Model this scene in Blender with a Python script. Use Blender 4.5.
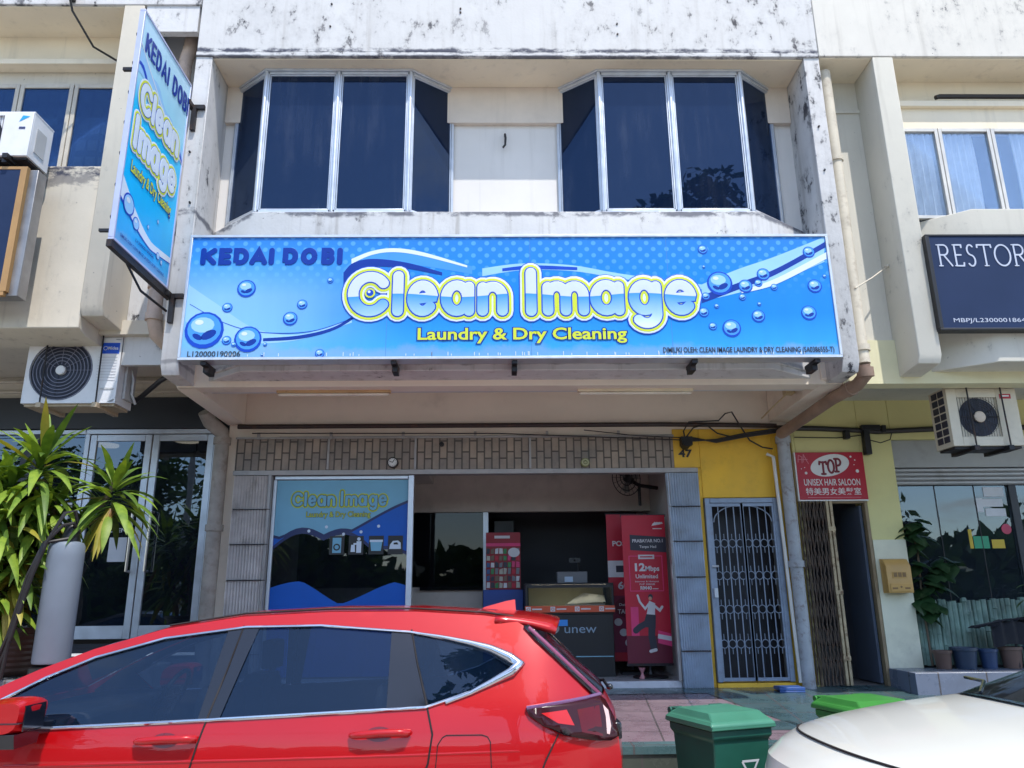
import bpy, bmesh, math, random
from mathutils import Vector, Matrix
from mathutils.geometry import delaunay_2d_cdt
R_ = math.radians
scene = bpy.context.scene
for o in list(bpy.data.objects): bpy.data.objects.remove(o)
COL = scene.collection

# ---------------- camera, sky, sun, exposure ----------------
cam_d = bpy.data.cameras.new('camera'); cam = bpy.data.objects.new('camera', cam_d); COL.objects.link(cam)
cam_d.sensor_fit = 'HORIZONTAL'; cam_d.sensor_width = 36.0; cam_d.lens = 36.0*770/1024
cam_d.clip_start = 0.05; cam_d.clip_end = 2000
cam.location = (0, 0, 1.70)
cam.rotation_mode = 'XYZ'
cam.matrix_world = Matrix.Translation((0, 0, 1.70)) @ Matrix.Rotation(R_(-1.0), 4, 'Z') @ Matrix.Rotation(R_(90+15.5), 4, 'X') @ Matrix.Rotation(R_(-0.55), 4, 'Z')
scene.camera = cam
SUN_AZ, SUN_EL = 24.0, 62.0           # degrees right of the line behind the camera, height
sdir = Vector((math.sin(R_(SUN_AZ))*math.cos(R_(SUN_EL)), -math.cos(R_(SUN_AZ))*math.cos(R_(SUN_EL)), math.sin(R_(SUN_EL))))
w = bpy.data.worlds.new('World'); scene.world = w; w.use_nodes = True
nt = w.node_tree; bg = nt.nodes['Background']
sky = nt.nodes.new('ShaderNodeTexSky'); sky.sky_type = 'NISHITA'; sky.sun_disc = False
sky.sun_elevation = R_(SUN_EL); sky.sun_rotation = math.atan2(sdir.x, sdir.y)
sky.air_density = 1.0; sky.dust_density = 0.6; sky.ozone_density = 2.0
tcw = nt.nodes.new('ShaderNodeTexCoord'); sxw = nt.nodes.new('ShaderNodeSeparateXYZ'); nt.links.new(tcw.outputs['Generated'], sxw.inputs[0])
def wm(op, a, b=0.0):
    n = nt.nodes.new('ShaderNodeMath'); n.operation = op
    for i, v in enumerate((a, b)):
        if isinstance(v, bpy.types.NodeSocket): nt.links.new(v, n.inputs[i])
        else: n.inputs[i].default_value = v
    return n.outputs[0]
zden = wm('ADD', wm('MAXIMUM', sxw.outputs[2], 0.0), 0.16); cxw = nt.nodes.new('ShaderNodeCombineXYZ')
nt.links.new(wm('DIVIDE', sxw.outputs[0], zden), cxw.inputs[0]); nt.links.new(wm('DIVIDE', sxw.outputs[1], zden), cxw.inputs[1])
nzw = nt.nodes.new('ShaderNodeTexNoise'); nt.links.new(cxw.outputs[0], nzw.inputs['Vector']); nzw.inputs['Scale'].default_value = 1.15; nzw.inputs['Detail'].default_value = 9; nzw.inputs['Roughness'].default_value = .58
mrw = nt.nodes.new('ShaderNodeMapRange'); mrw.interpolation_type = 'SMOOTHSTEP'; nt.links.new(nzw.outputs[0], mrw.inputs[0]); mrw.inputs[1].default_value = .53; mrw.inputs[2].default_value = .68
mxw = nt.nodes.new('ShaderNodeMixRGB'); nt.links.new(wm('MULTIPLY', mrw.outputs[0], .85), mxw.inputs[0]); nt.links.new(sky.outputs[0], mxw.inputs[1]); mxw.inputs[2].default_value = (4.6, 4.5, 4.4, 1)
nt.links.new(mxw.outputs[0], bg.inputs[0]); bg.inputs[1].default_value = 0.15
sl = bpy.data.lights.new('sun', 'SUN'); sl.energy = 2.05; sl.angle = R_(0.5); sl.color = (1.0, 0.95, 0.88)
so = bpy.data.objects.new('sun', sl); COL.objects.link(so); so.rotation_euler = sdir.to_track_quat('Z', 'Y').to_euler(); so.location = (20, -20, 30)
vs = scene.view_settings; vs.view_transform = 'Standard'; vs.look = 'None'; vs.gamma = 1; vs.use_curve_mapping = False
vs.exposure = 1.12
scene.cycles.max_bounces = 8; scene.cycles.transparent_max_bounces = 12; scene.cycles.diffuse_bounces = 4
scene.cycles.use_denoising = True; scene.cycles.caustics_reflective = False; scene.cycles.caustics_refractive = False

# ---------------- materials ----------------
def lin(c):
    c = c/255.0
    return c/12.92 if c <= 0.04045 else ((c+0.055)/1.055)**2.4
def C(r, g, b): return (lin(r), lin(g), lin(b))
MATS = {}
def newmat(name):
    m = bpy.data.materials.new(name); m.use_nodes = True
    return m, m.node_tree, m.node_tree.nodes['Principled BSDF']
def nd(t, kind, **kw):
    n = t.nodes.new('ShaderNode'+kind)
    for k, v in kw.items(): setattr(n, k, v)
    return n
def setin(t, n, i, v):
    if hasattr(v, 'is_output') or isinstance(v, bpy.types.NodeSocket): t.links.new(v, n.inputs[i])
    elif isinstance(v, tuple) and len(v) == 3 and n.inputs[i].type == 'RGBA': n.inputs[i].default_value = (*v, 1)
    else: n.inputs[i].default_value = v
def math_(t, op, a, b=0.0, c=None, clamp=False):
    n = nd(t, 'Math', operation=op, use_clamp=clamp); setin(t, n, 0, a); setin(t, n, 1, b)
    if c is not None: setin(t, n, 2, c)
    return n.outputs[0]
def mix_(t, f, a, b, mode='MIX'):
    n = nd(t, 'MixRGB', blend_type=mode); setin(t, n, 0, f); setin(t, n, 1, a); setin(t, n, 2, b); return n.outputs[0]
def noise_(t, co, scale, detail=4, rough=.55, stretch=None):
    if stretch:
        mp = nd(t, 'Mapping'); t.links.new(co, mp.inputs[0]); mp.inputs['Scale'].default_value = stretch; co = mp.outputs[0]
    n = nd(t, 'TexNoise'); t.links.new(co, n.inputs['Vector']); n.inputs['Scale'].default_value = scale
    n.inputs['Detail'].default_value = detail; n.inputs['Roughness'].default_value = rough
    return n.outputs[0]
def ramp_(t, f, stops):
    n = nd(t, 'ValToRGB'); t.links.new(f, n.inputs[0]); e = n.color_ramp.elements
    while len(e) < len(stops): e.new(.5)
    for el, (p, c) in zip(e, stops):
        el.position = p; el.color = (*(c if isinstance(c, tuple) else (c, c, c)), 1)
    return n.outputs[0]
def smooth_(t, v, a, b):
    n = nd(t, 'MapRange', interpolation_type='SMOOTHSTEP'); setin(t, n, 0, v); n.inputs[1].default_value = a; n.inputs[2].default_value = b
    return n.outputs[0]
def M(name, col, rough=.55, metal=0.0, var=.12, vs=5.0, bump=.0, bs=60.0, coat=0.0, spec=.5, dirt=0.0, dirtcol=(.09, .07, .05), mb=.0, mold=0.0, streak=0.0, ms=2.2, rust=0.0, zlines=()):
    if name in MATS: return MATS[name]
    m, t, b = newmat(name); MATS[name] = m
    co = nd(t, 'TexCoord').outputs['Object']
    n1 = noise_(t, co, vs, 5)
    f = ramp_(t, n1, [(.3, 1-var), (.7, 1+var*.4)])
    c = mix_(t, 1.0, col, f, 'MULTIPLY')
    if dirt:
        k = smooth_(t, noise_(t, co, vs*.7, 8, .68), .52, .78)
        c = mix_(t, math_(t, 'MULTIPLY', k, dirt), c, dirtcol)
    if streak:
        s = smooth_(t, noise_(t, co, 1.0, 6, .6, (9, 9, .5)), .52, .78)
        c = mix_(t, math_(t, 'MULTIPLY', s, streak), c, (.21, .18, .15))
    if mold:
        big = smooth_(t, noise_(t, co, ms*.28, 4), .48-mb, .70-mb)
        nf = noise_(t, co, ms*2.0, 13, .72, (1, 1, .62))
        fine = smooth_(t, nf, .585-mb*.3, .66-mb*.3)
        wash = smooth_(t, nf, .46-mb*.3, .68-mb*.2)
        c = mix_(t, math_(t, 'MULTIPLY', math_(t, 'MULTIPLY', big, wash), mold*.38), c, (.25, .24, .24))
        c = mix_(t, math_(t, 'MULTIPLY', math_(t, 'MULTIPLY', big, fine), mold), c, (.035, .035, .045))
        sp = smooth_(t, noise_(t, co, 26, 4, .5), .72, .76)
        c = mix_(t, math_(t, 'MULTIPLY', sp, mold*.8), c, (.06, .05, .05))
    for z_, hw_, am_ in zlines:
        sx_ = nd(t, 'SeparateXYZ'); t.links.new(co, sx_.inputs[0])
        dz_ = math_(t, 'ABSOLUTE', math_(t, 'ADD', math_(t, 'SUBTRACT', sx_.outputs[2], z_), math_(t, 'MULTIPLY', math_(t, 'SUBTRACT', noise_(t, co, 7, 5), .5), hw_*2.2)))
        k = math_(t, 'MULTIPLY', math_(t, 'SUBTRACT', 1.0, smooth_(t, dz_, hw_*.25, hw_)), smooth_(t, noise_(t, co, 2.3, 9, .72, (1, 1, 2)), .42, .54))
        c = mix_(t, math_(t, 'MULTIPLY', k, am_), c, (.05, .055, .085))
    if rust:
        k = smooth_(t, noise_(t, co, vs*1.7, 9, .7), .5, .66)
        c = mix_(t, math_(t, 'MULTIPLY', k, rust), c, (.12, .05, .02))
    t.links.new(c, b.inputs['Base Color'])
    rr = ramp_(t, n1, [(.3, max(.02, rough*.85)), (.7, min(1, rough*1.15))]); t.links.new(rr, b.inputs['Roughness'])
    b.inputs['Metallic'].default_value = metal; b.inputs['Specular IOR Level'].default_value = spec
    b.inputs['Coat Weight'].default_value = coat; b.inputs['Coat Roughness'].default_value = .04
    if bump:
        bn = nd(t, 'Bump'); bn.inputs['Strength'].default_value = bump; bn.inputs['Distance'].default_value = .02
        t.links.new(noise_(t, co, bs, 6, .6), bn.inputs['Height']); t.links.new(bn.outputs[0], b.inputs['Normal'])
    return m
def GL(name, tint, transp, base=.03, gain=1.0, rough=.01, refl=(.92, .96, 1), dust=0.0):
    """window glass: tinted see-through plus mirror by fresnel"""
    if name in MATS: return MATS[name]
    m, t, b = newmat(name); MATS[name] = m; t.nodes.remove(b)
    out = [n for n in t.nodes if n.type == 'OUTPUT_MATERIAL'][0]
    tr = nd(t, 'BsdfTransparent'); tr.inputs[0].default_value = (*transp, 1)
    df = nd(t, 'BsdfDiffuse'); df.inputs[0].default_value = (*tint, 1)
    if dust:
        cd = nd(t, 'TexCoord').outputs['Object']; ds_ = math_(t, 'MULTIPLY', smooth_(t, noise_(t, cd, 1.0, 7, .65, (5, 5, .55)), .42, .75), smooth_(t, noise_(t, cd, 1.3, 4, .6), .35, .7))
        t.links.new(mix_(t, math_(t, 'MULTIPLY', ds_, dust), (*tint,), (.30, .32, .36)), df.inputs[0])
    ad = nd(t, 'AddShader'); t.links.new(tr.outputs[0], ad.inputs[0]); t.links.new(df.outputs[0], ad.inputs[1])
    gl = nd(t, 'BsdfGlossy'); gl.inputs['Roughness'].default_value = rough; gl.inputs[0].default_value = (*refl, 1)
    fr = nd(t, 'Fresnel'); fr.inputs[0].default_value = 1.5
    f = math_(t, 'MULTIPLY_ADD', fr.outputs[0], gain, base, clamp=True)
    co = nd(t, 'TexCoord').outputs['Object']
    bn = nd(t, 'Bump'); bn.inputs['Strength'].default_value = .02; bn.inputs['Distance'].default_value = .05
    t.links.new(noise_(t, co, 1.6, 2), bn.inputs['Height']); t.links.new(bn.outputs[0], gl.inputs['Normal'])
    mx = nd(t, 'MixShader'); t.links.new(f, mx.inputs[0]); t.links.new(ad.outputs[0], mx.inputs[1]); t.links.new(gl.outputs[0], mx.inputs[2])
    t.links.new(mx.outputs[0], out.inputs[0]); return m
def EM(name, col, s):
    if name in MATS: return MATS[name]
    m, t, b = newmat(name); MATS[name] = m
    b.inputs['Base Color'].default_value = (*col, 1); b.inputs['Emission Color'].default_value = (*col, 1); b.inputs['Emission Strength'].default_value = s
    return m

# ---------------- mesh builder ----------------
def frame(o, u=(1, 0, 0), v=(0, 0, 1), n=(0, -1, 0)):
    o, u, v, n = Vector(o), Vector(u), Vector(v), Vector(n)
    return lambda a, b, d=0.0: o+u*a+v*b+n*d
_TX = {}
def text_geo(s, off):
    k = (s, off)
    if k not in _TX:
        c = bpy.data.curves.new('t', 'FONT'); c.body = s; c.size = 1; c.offset = off; c.resolution_u = 3
        o = bpy.data.objects.new('t', c); COL.objects.link(o)
        dg = bpy.context.evaluated_depsgraph_get(); me = bpy.data.meshes.new_from_object(o.evaluated_get(dg))
        _TX[k] = ([(v.co.x, v.co.y) for v in me.vertices], [tuple(p.vertices) for p in me.polygons])
        bpy.data.objects.remove(o); bpy.data.curves.remove(c); bpy.data.meshes.remove(me)
    return _TX[k]
class MB:
    def __init__(s): s.v = []; s.f = []; s.m = []
    def add(s, vs, fs, m=0):
        k = len(s.v); s.v += [tuple(p) for p in vs]
        for f in fs: s.f.append(tuple(i+k for i in f)); s.m.append(m)
        return s
    def box(s, x0, x1, y0, y1, z0, z1, m=0):
        return s.add([(x, y, z) for x in (x0, x1) for y in (y0, y1) for z in (z0, z1)],
                     [(0, 1, 3, 2), (4, 6, 7, 5), (0, 4, 5, 1), (2, 3, 7, 6), (0, 2, 6, 4), (1, 5, 7, 3)], m)
    def prism(s, poly, fn0, fn1, m=0):
        n = len(poly); s.add([fn0(*p) for p in poly]+[fn1(*p) for p in poly],
              [tuple(range(n)), tuple(range(2*n-1, n-1, -1))]+[(i, (i+1) % n, n+(i+1) % n, n+i) for i in range(n)], m); return s
    def plan(s, poly, z0, z1, m=0): return s.prism(poly, lambda x, y: (x, y, z0), lambda x, y: (x, y, z1), m)
    def prof(s, poly, x0, x1, m=0): return s.prism(poly, lambda y, z: (x0, y, z), lambda y, z: (x1, y, z), m)   # poly in (y,z)
    def slab(s, poly, fr, d0, d1, m=0): return s.prism(poly, lambda a, b: fr(a, b, d0), lambda a, b: fr(a, b, d1), m)
    def tube(s, path, r, n=8, m=0, cap=True, r1=None, flat=None):
        P = [Vector(p) for p in path]; L = len(P); rings = []
        up = None
        for i, p in enumerate(P):
            d = (P[min(i+1, L-1)]-P[max(i-1, 0)]).normalized()
            if up is None: up = Vector((0, 0, 1)) if abs(d.z) < .9 else Vector((1, 0, 0))
            a = d.cross(up); a = a.normalized() if a.length > 1e-6 else d.orthogonal().normalized()
            b = a.cross(d).normalized(); up = b
            rr = r if r1 is None else r+(r1-r)*i/(L-1)
            if isinstance(r, (list, tuple)): rr = r[i]
            rings.append([p+a*(rr*math.cos(2*math.pi*k/n))+b*(rr*math.sin(2*math.pi*k/n)) for k in range(n)])
        vs = [q for g in rings for q in g]; fs = []
        for i in range(L-1):
            for k in range(n): fs.append((i*n+k, i*n+(k+1) % n, (i+1)*n+(k+1) % n, (i+1)*n+k))
        if cap: fs += [tuple(range(n-1, -1, -1)), tuple(range((L-1)*n, L*n))]
        return s.add(vs, fs, m)
    def cyl(s, p0, p1, r0, r1=None, n=16, m=0): return s.tube([p0, p1], [r0, r0 if r1 is None else r1], n, m)
    def lathe(s, o, prof, n=24, m=0, axis='z'):
        ox, oy, oz = o; vs = []; fs = []
        for r, h in prof:
            for k in range(n):
                a = 2*math.pi*k/n; c, d = r*math.cos(a), r*math.sin(a)
                vs.append((ox+c, oy+d, oz+h) if axis == 'z' else (ox+c, oy-h, oz+d))
        for i in range(len(prof)-1):
            for k in range(n): fs.append((i*n+k, i*n+(k+1) % n, (i+1)*n+(k+1) % n, (i+1)*n+k))
        fs += [tuple(range(n)), tuple(range((len(prof)-1)*n, len(prof)*n))]
        return s.add(vs, fs, m)
    def ell(s, c, rx, ry, rz, n=12, m=0):
        cx, cy, cz = c; vs = []; fs = []; k2 = n//2
        for i in range(k2+1):
            a = math.pi*i/k2
            for k in range(n):
                b = 2*math.pi*k/n; vs.append((cx+rx*math.sin(a)*math.cos(b), cy+ry*math.sin(a)*math.sin(b), cz+rz*math.cos(a)))
        for i in range(k2):
            for k in range(n): fs.append((i*n+k, i*n+(k+1) % n, (i+1)*n+(k+1) % n, (i+1)*n+k))
        return s.add(vs, fs, m)
    def grid(s, nu, nv, fn, m=0):
        vs = [fn(i/nu, j/nv) for j in range(nv+1) for i in range(nu+1)]; w_ = nu+1
        return s.add(vs, [(j*w_+i, j*w_+i+1, (j+1)*w_+i+1, (j+1)*w_+i) for j in range(nv) for i in range(nu)], m)
    # flat print, laid a few mm proud of a sign face: d is the height above it
    def disc(s, fr, u, v, ru, rv, d, n=24, m=0, rot=0):
        p = []
        for k in range(n):
            a = 2*math.pi*k/n; x, y = ru*math.cos(a), rv*math.sin(a)
            p.append(fr(u+x*math.cos(rot)-y*math.sin(rot), v+x*math.sin(rot)+y*math.cos(rot), d))
        return s.add(p, [tuple(range(n))], m)
    def ring(s, fr, u, v, ru, rv, th, d, n=24, m=0):
        a = [(math.cos(2*math.pi*k/n), math.sin(2*math.pi*k/n)) for k in range(n)]
        return s.add([fr(u+ru*x, v+rv*y, d) for x, y in a]+[fr(u+(ru-th)*x, v+(rv-th)*y, d) for x, y in a], [(k, (k+1) % n, n+(k+1) % n, n+k) for k in range(n)], m)
    def poly(s, fr, pts, d, m=0): return s.add([fr(a, b, d) for a, b in pts], [tuple(range(len(pts)))], m)
    def band(s, fr, top, bot, d, m=0):
        n = len(top); return s.add([fr(a, b, d) for a, b in top]+[fr(a, b, d) for a, b in bot], [(i, i+1, n+i+1, n+i) for i in range(n-1)], m)
    def rect(s, fr, u0, u1, v0, v1, d, m=0): return s.poly(fr, [(u0, v0), (u1, v0), (u1, v1), (u0, v1)], d, m)
    def text(s, t, fr, u, v, wd, h, d, m=0, off=0.0):
        v0, _ = text_geo(t, 0.0); vv, ff = text_geo(t, off)
        xs = [p[0] for p in v0]; x0 = min(xs); sx = wd/(max(xs)-x0); sy = h/.70
        return s.add([fr(u+(x-x0)*sx, v+y*sy, d) for x, y in vv], ff, m)
    def strokes(s, lines, r, fr, d, t=.0012, m=0):
        """round-ended flat strokes (for rounded lettering), slightly domed"""
        for li, L in enumerate(lines):
            tt = t*(1+.17*li); P = [Vector((a, b)) for a, b in L]; n = len(P)
            sec = [(-1, 0), (-.93, .75), (0, 1), (.93, .75), (1, 0)]
            vs = []; fs = []
            for i, p in enumerate(P):
                d0 = (p-P[i-1]).normalized() if i else (P[1]-p).normalized()
                d1 = (P[i+1]-p).normalized() if i < n-1 else d0
                q = d0+d1; q = q.normalized() if q.length > .3 else d1
                nn = Vector((-q.y, q.x)); k = 1/max(.55, q.dot(d1))
                for a, h in sec: vs.append(fr(p.x+nn.x*r*a*k, p.y+nn.y*r*a*k, d+h*tt))
            for i in range(n-1):
                for j in range(4): fs.append((i*5+j, i*5+j+1, (i+1)*5+j+1, (i+1)*5+j))
            s.add(vs, fs, m)
            for e in ({0, n-1} if (P[0]-P[-1]).length > 1e-6 else set()):
                p = P[e]; N = 14
                s.add([fr(p.x, p.y, d+tt*1.03)]+[fr(p.x+r*.93*math.cos(6.2832*k/N), p.y+r*.93*math.sin(6.2832*k/N), d+tt*.77) for k in range(N)]+[fr(p.x+r*math.cos(6.2832*k/N), p.y+r*math.sin(6.2832*k/N), d) for k in range(N)],
                      [(0, 1+k, 1+(k+1) % N) for k in range(N)]+[(1+k, 1+N+k, 1+N+(k+1) % N, 1+(k+1) % N) for k in range(N)], m)
        return s
    def bounds(s):
        return [(min(p[i] for p in s.v), max(p[i] for p in s.v)) for i in range(3)]
    def build(s, name, mats, parent=None, bevel=0.0, smooth=40, local=False, recalc=True, loc=None, rotz=0.0):
        me = bpy.data.meshes.new(name)
        if local: o0 = Vector((0, 0, 0))
        elif parent is not None: o0 = Vector(ORG[parent.name])
        else:
            b = s.bounds(); o0 = Vector(((b[0][0]+b[0][1])/2, (b[1][0]+b[1][1])/2, b[2][0]))
        me.from_pydata([(p[0]-o0.x, p[1]-o0.y, p[2]-o0.z) for p in s.v], [], s.f)
        for mm in (mats if isinstance(mats, (list, tuple)) else [mats]): me.materials.append(mm)
        me.polygons.foreach_set('material_index', s.m)
        if recalc:
            bm = bmesh.new(); bm.from_mesh(me); bmesh.ops.recalc_face_normals(bm, faces=bm.faces); bm.to_mesh(me); bm.free()
        if smooth:
            me.polygons.foreach_set('use_smooth', [True]*len(me.polygons)); me.set_sharp_from_angle(angle=R_(smooth))
        me.update()
        o = bpy.data.objects.new(name, me); COL.objects.link(o)
        if parent is not None:
            o.parent = parent; ORG[o.name] = tuple(ORG[parent.name]) if not local else (0, 0, 0)
        else:
            o.location = loc if loc is not None else o0; o.rotation_euler = (0, 0, rotz); ORG[o.name] = tuple(o0)
        if bevel:
            bv = o.modifiers.new('edge', 'BEVEL'); bv.width = bevel; bv.segments = 2; bv.limit_method = 'ANGLE'; bv.angle_limit = R_(45)
        return o
ORG = {}
def thing(name, label, cat, loc, rotz=0, group=None):
    o = bpy.data.objects.new(name, None); COL.objects.link(o); o.location = loc; o.rotation_euler = (0, 0, rotz)
    o.empty_display_size = .2; ORG[o.name] = tuple(loc); o['label'] = label; o['category'] = cat
    if group: o['group'] = group
    return o
def tag(o, label, cat, group=None, kind=None):
    o['label'] = label; o['category'] = cat
    if group: o['group'] = group
    if kind: o['kind'] = kind
    return o
def struct(o, label, cat): return tag(o, label, cat, None, 'structure')
def arc(cx, cy, rx, ry, a0, a1, n=14):
    return [(cx+rx*math.cos(R_(a0+(a1-a0)*i/n)), cy+ry*math.sin(R_(a0+(a1-a0)*i/n))) for i in range(n+1)]
G_ = {
 'K': [[(0, 0), (0, 1)], [(1, 1), (.08, .45)], [(.3, .6), (1, 0)]],
 'E': [[(1, 1), (0, 1), (0, 0), (1, 0)], [(0, .5), (.9, .5)]],
 'D': [[(0, 0), (0, 1), (.45, 1)]+arc(.45, .5, .55, .5, 85, -85, 12)+[(.45, 0), (0, 0)]],
 'A': [[(0, 0), (.5, 1), (1, 0)], [(.22, .3), (.78, .3)]],
 'I': [[(.5, 0), (.5, 1)]],
 'O': [arc(.5, .5, .5, .5, 0, 360, 26)],
 'B': [[(0, 0), (0, 1), (.6, 1)]+arc(.6, .77, .32, .23, 85, -85, 8)+[(.6, .54), (0, .54)], [(.6, .54)]+arc(.62, .27, .38, .27, 85, -85, 8)+[(.6, 0), (0, 0)]],
 'C': [arc(.5, .5, .5, .5, 38, 322, 24)],
 'l': [[(.5, 0), (.5, 1)]],
 'e': [[(.1, .46), (.95, .54)]+arc(.5, .5, .48, .5, 12, 318, 22)],
 'a': [arc(.44, .5, .44, .5, 0, 360, 24), [(.94, 0), (.94, .95)]],
 'n': [[(0, 0), (0, .95)], [(0, .55)]+arc(.5, .55, .5, .42, 165, 0, 12)+[(1, 0)]],
 'm': [[(0, 0), (0, .95)], [(0, .6)]+arc(.25, .6, .25, .38, 165, 0, 10)+[(.5, 0)], [(.5, .6)]+arc(.75, .6, .25, .38, 165, 0, 10)+[(1, 0)]],
 'g': [arc(.44, .5, .44, .5, 0, 360, 24), [(.94, .95), (.94, -.12)]+arc(.5, -.12, .44, .38, -5, -140, 10)],
}
def place(ch, u0, u1, v0, v1): return [[(u0+(u1-u0)*a, v0+(v1-v0)*b) for a, b in L] for L in G_[ch]]
# logo lettering in a common box, from the big shop sign (pixel rows inside the logo)
LOGO = [('C', 58, 148, 165, 72), ('l', 168, 188, 165, 70), ('e', 216, 272, 165, 96), ('a', 307, 372, 165, 96), ('n', 405, 458, 165, 98),
        ('I', 525, 545, 166, 62), ('m', 580, 676, 165, 98), ('a', 708, 775, 165, 96), ('g', 812, 876, 165, 96), ('e', 908, 968, 165, 96)]
def logo_lines(fu, fv, only=None):
    out = []
    for i, (ch, x0, x1, y0, y1) in enumerate(LOGO):
        if only is None or i in only: out += (place(ch, fu(x0), fu(x1), fv(y0), fv(y1)))
    return out
def interp(pts, x):
    for (a, b), (c, d) in zip(pts, pts[1:]):
        if x <= c: return b+(d-b)*max(0, (x-a))/(c-a) if c > a else d
    return pts[-1][1]

# ---------------- palette ----------------
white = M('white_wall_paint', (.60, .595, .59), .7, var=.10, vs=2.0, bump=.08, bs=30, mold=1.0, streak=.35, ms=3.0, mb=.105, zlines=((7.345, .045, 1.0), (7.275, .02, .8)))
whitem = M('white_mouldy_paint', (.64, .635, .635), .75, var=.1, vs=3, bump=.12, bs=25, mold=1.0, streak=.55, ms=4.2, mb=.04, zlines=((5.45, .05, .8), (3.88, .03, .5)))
whitef = M('white_flaking_fin', (.64, .63, .625), .75, var=.1, vs=3, bump=.15, bs=25, mold=1.0, streak=.4, ms=2.6, mb=.15)
whitein = M('white_inner_paint', (.72, .69, .66), .7, var=.06, vs=2, bump=.03, streak=.15)
cream = M('cream_wall_paint', (.64, .585, .49), .75, var=.09, vs=2.2, bump=.05, bs=30, mold=.85, streak=.35, ms=2.4)
creamr = M('pale_cream_paint', (.64, .61, .53), .75, var=.07, vs=2.2, bump=.05, bs=30, mold=.6, streak=.22, ms=2.8)
creamin = M('cream_soffit_paint', (.84, .74, .57), .75, var=.07, vs=2, streak=.2)
beige = M('beige_plaster', (.86, .77, .65), .75, var=.08, vs=1.5, bump=.04, dirt=.25)
yellow = M('yellow_wall_paint', (.88, .52, .05), .65, var=.12, vs=2.5, bump=.05, dirt=.5, dirtcol=(.25, .13, .03))
lemon = M('lemon_wall_paint', (.72, .66, .30), .7, var=.07, vs=2, bump=.04, dirt=.25, dirtcol=(.3, .28, .2))
alu = M('aluminium_frame', (.62, .66, .72), .38, metal=.55, var=.12, vs=8)
alud = M('dull_aluminium', (.40, .38, .37), .5, metal=.3, var=.2, vs=6, dirt=.4)
pvcgrey = M('grey_pipe_paint', (.40, .42, .45), .6, var=.2, vs=6, rust=.5, dirt=.5)
pvcbeige = M('beige_pipe_paint', (.60, .54, .43), .6, var=.15, vs=5, rust=.25, dirt=.3)
pvcbrown = M('stained_pipe_paint', (.33, .22, .16), .6, var=.3, vs=5, dirt=.6)
pvcwhite = M('white_pvc', (.72, .70, .66), .4, var=.08)
black = M('black_plastic', (.012, .012, .014), .45, var=.2)
cable = M('black_cable', (.018, .015, .015), .5, var=.2)
iron = M('dark_iron', (.03, .03, .035), .5, metal=.5, var=.3, rust=.4)
shut = M('blue_grey_shutter', (.62, .70, .79), .5, metal=.0, var=.14, vs=6, dirt=.35, dirtcol=(.2, .17, .15))
grill = M('blue_grey_grille', (.27, .33, .43), .45, metal=.3, var=.15, vs=8, rust=.2)
shutd = M('weathered_shutter', (.76, .73, .71), .55, metal=.0, var=.2, vs=5, dirt=.5)
darkin = M('dark_interior_paint', (.05, .05, .06), .7, var=.2)
greyin = M('grey_interior_paint', (.5, .48, .47), .7, var=.1)
charc = M('charcoal_panel', (.026, .03, .038), .45, var=.15, vs=2)
film = GL('dark_window_film', (.004, .010, .030), (.012, .016, .03), .02, 1.1, refl=(.40, .56, .85), dust=.10)
shopgl = GL('dark_shop_glass', (.004, .006, .010), (.20, .21, .23), .045, 1.7, refl=(.72, .85, 1.0), dust=.05)
cleargl = GL('clear_glass', (.01, .012, .015), (.72, .76, .78), .0, 1.0)

# tiled walkway, bricked band: patterns inside the surface
def tile_mat(name, c1, c2, sx, sy, rot, rough=.25, mortar=(.10, .09, .09), ms=.008, off=0.0, bump=.2, axis='xy', var=.25):
    m, t, b = newmat(name); co = nd(t, 'TexCoord').outputs['Object']
    mp = nd(t, 'Mapping')
    if axis == 'xy': t.links.new(co, mp.inputs[0]); mp.inputs['Rotation'].default_value = (0, 0, R_(rot))
    else:
        sx_ = nd(t, 'SeparateXYZ'); cx_ = nd(t, 'CombineXYZ'); t.links.new(co, sx_.inputs[0]); t.links.new(cx_.outputs[0], mp.inputs[0])
        for k, ax in enumerate(axis): t.links.new(sx_.outputs['xyz'.index(ax)], cx_.inputs[k])
    br = nd(t, 'TexBrick'); t.links.new(mp.outputs[0], br.inputs['Vector']); br.offset = off; br.squash = 1
    br.inputs['Color1'].default_value = (*c1, 1); br.inputs['Color2'].default_value = (*c2, 1); br.inputs['Mortar'].default_value = (*mortar, 1)
    br.inputs['Scale'].default_value = 1; br.inputs['Mortar Size'].default_value = ms; br.inputs['Brick Width'].default_value = sx; br.inputs['Row Height'].default_value = sy
    n1 = noise_(t, co, 3.5, 8, .65)
    c = mix_(t, 1, br.outputs[0], ramp_(t, n1, [(.3, 1-var), (.7, 1.05)]), 'MULTIPLY')
    k = smooth_(t, noise_(t, co, 7, 9, .7), .52, .7)
    c = mix_(t, math_(t, 'MULTIPLY', k, .18), c, (.09, .07, .06)); t.links.new(c, b.inputs['Base Color'])
    t.links.new(ramp_(t, n1, [(.35, rough*.7), (.7, rough*1.8)]), b.inputs['Roughness'])
    bn = nd(t, 'Bump'); bn.inputs['Strength'].default_value = bump; bn.inputs['Distance'].default_value = .01
    t.links.new(math_(t, 'SUBTRACT', 1.0, br.outputs[1]), bn.inputs['Height']); t.links.new(bn.outputs[0], b.inputs['Normal'])
    return m
tpink = tile_mat('dusty_pink_floor_tile', (.25, .185, .21), (.23, .17, .195), .42, .42, 6)
tteal = tile_mat('dark_teal_floor_tile', (.055, .105, .115), (.07, .12, .13), .42, .42, 6)
tnose = tile_mat('teal_step_tile', (.07, .14, .15), (.08, .155, .16), .42, .2, 0)
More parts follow.
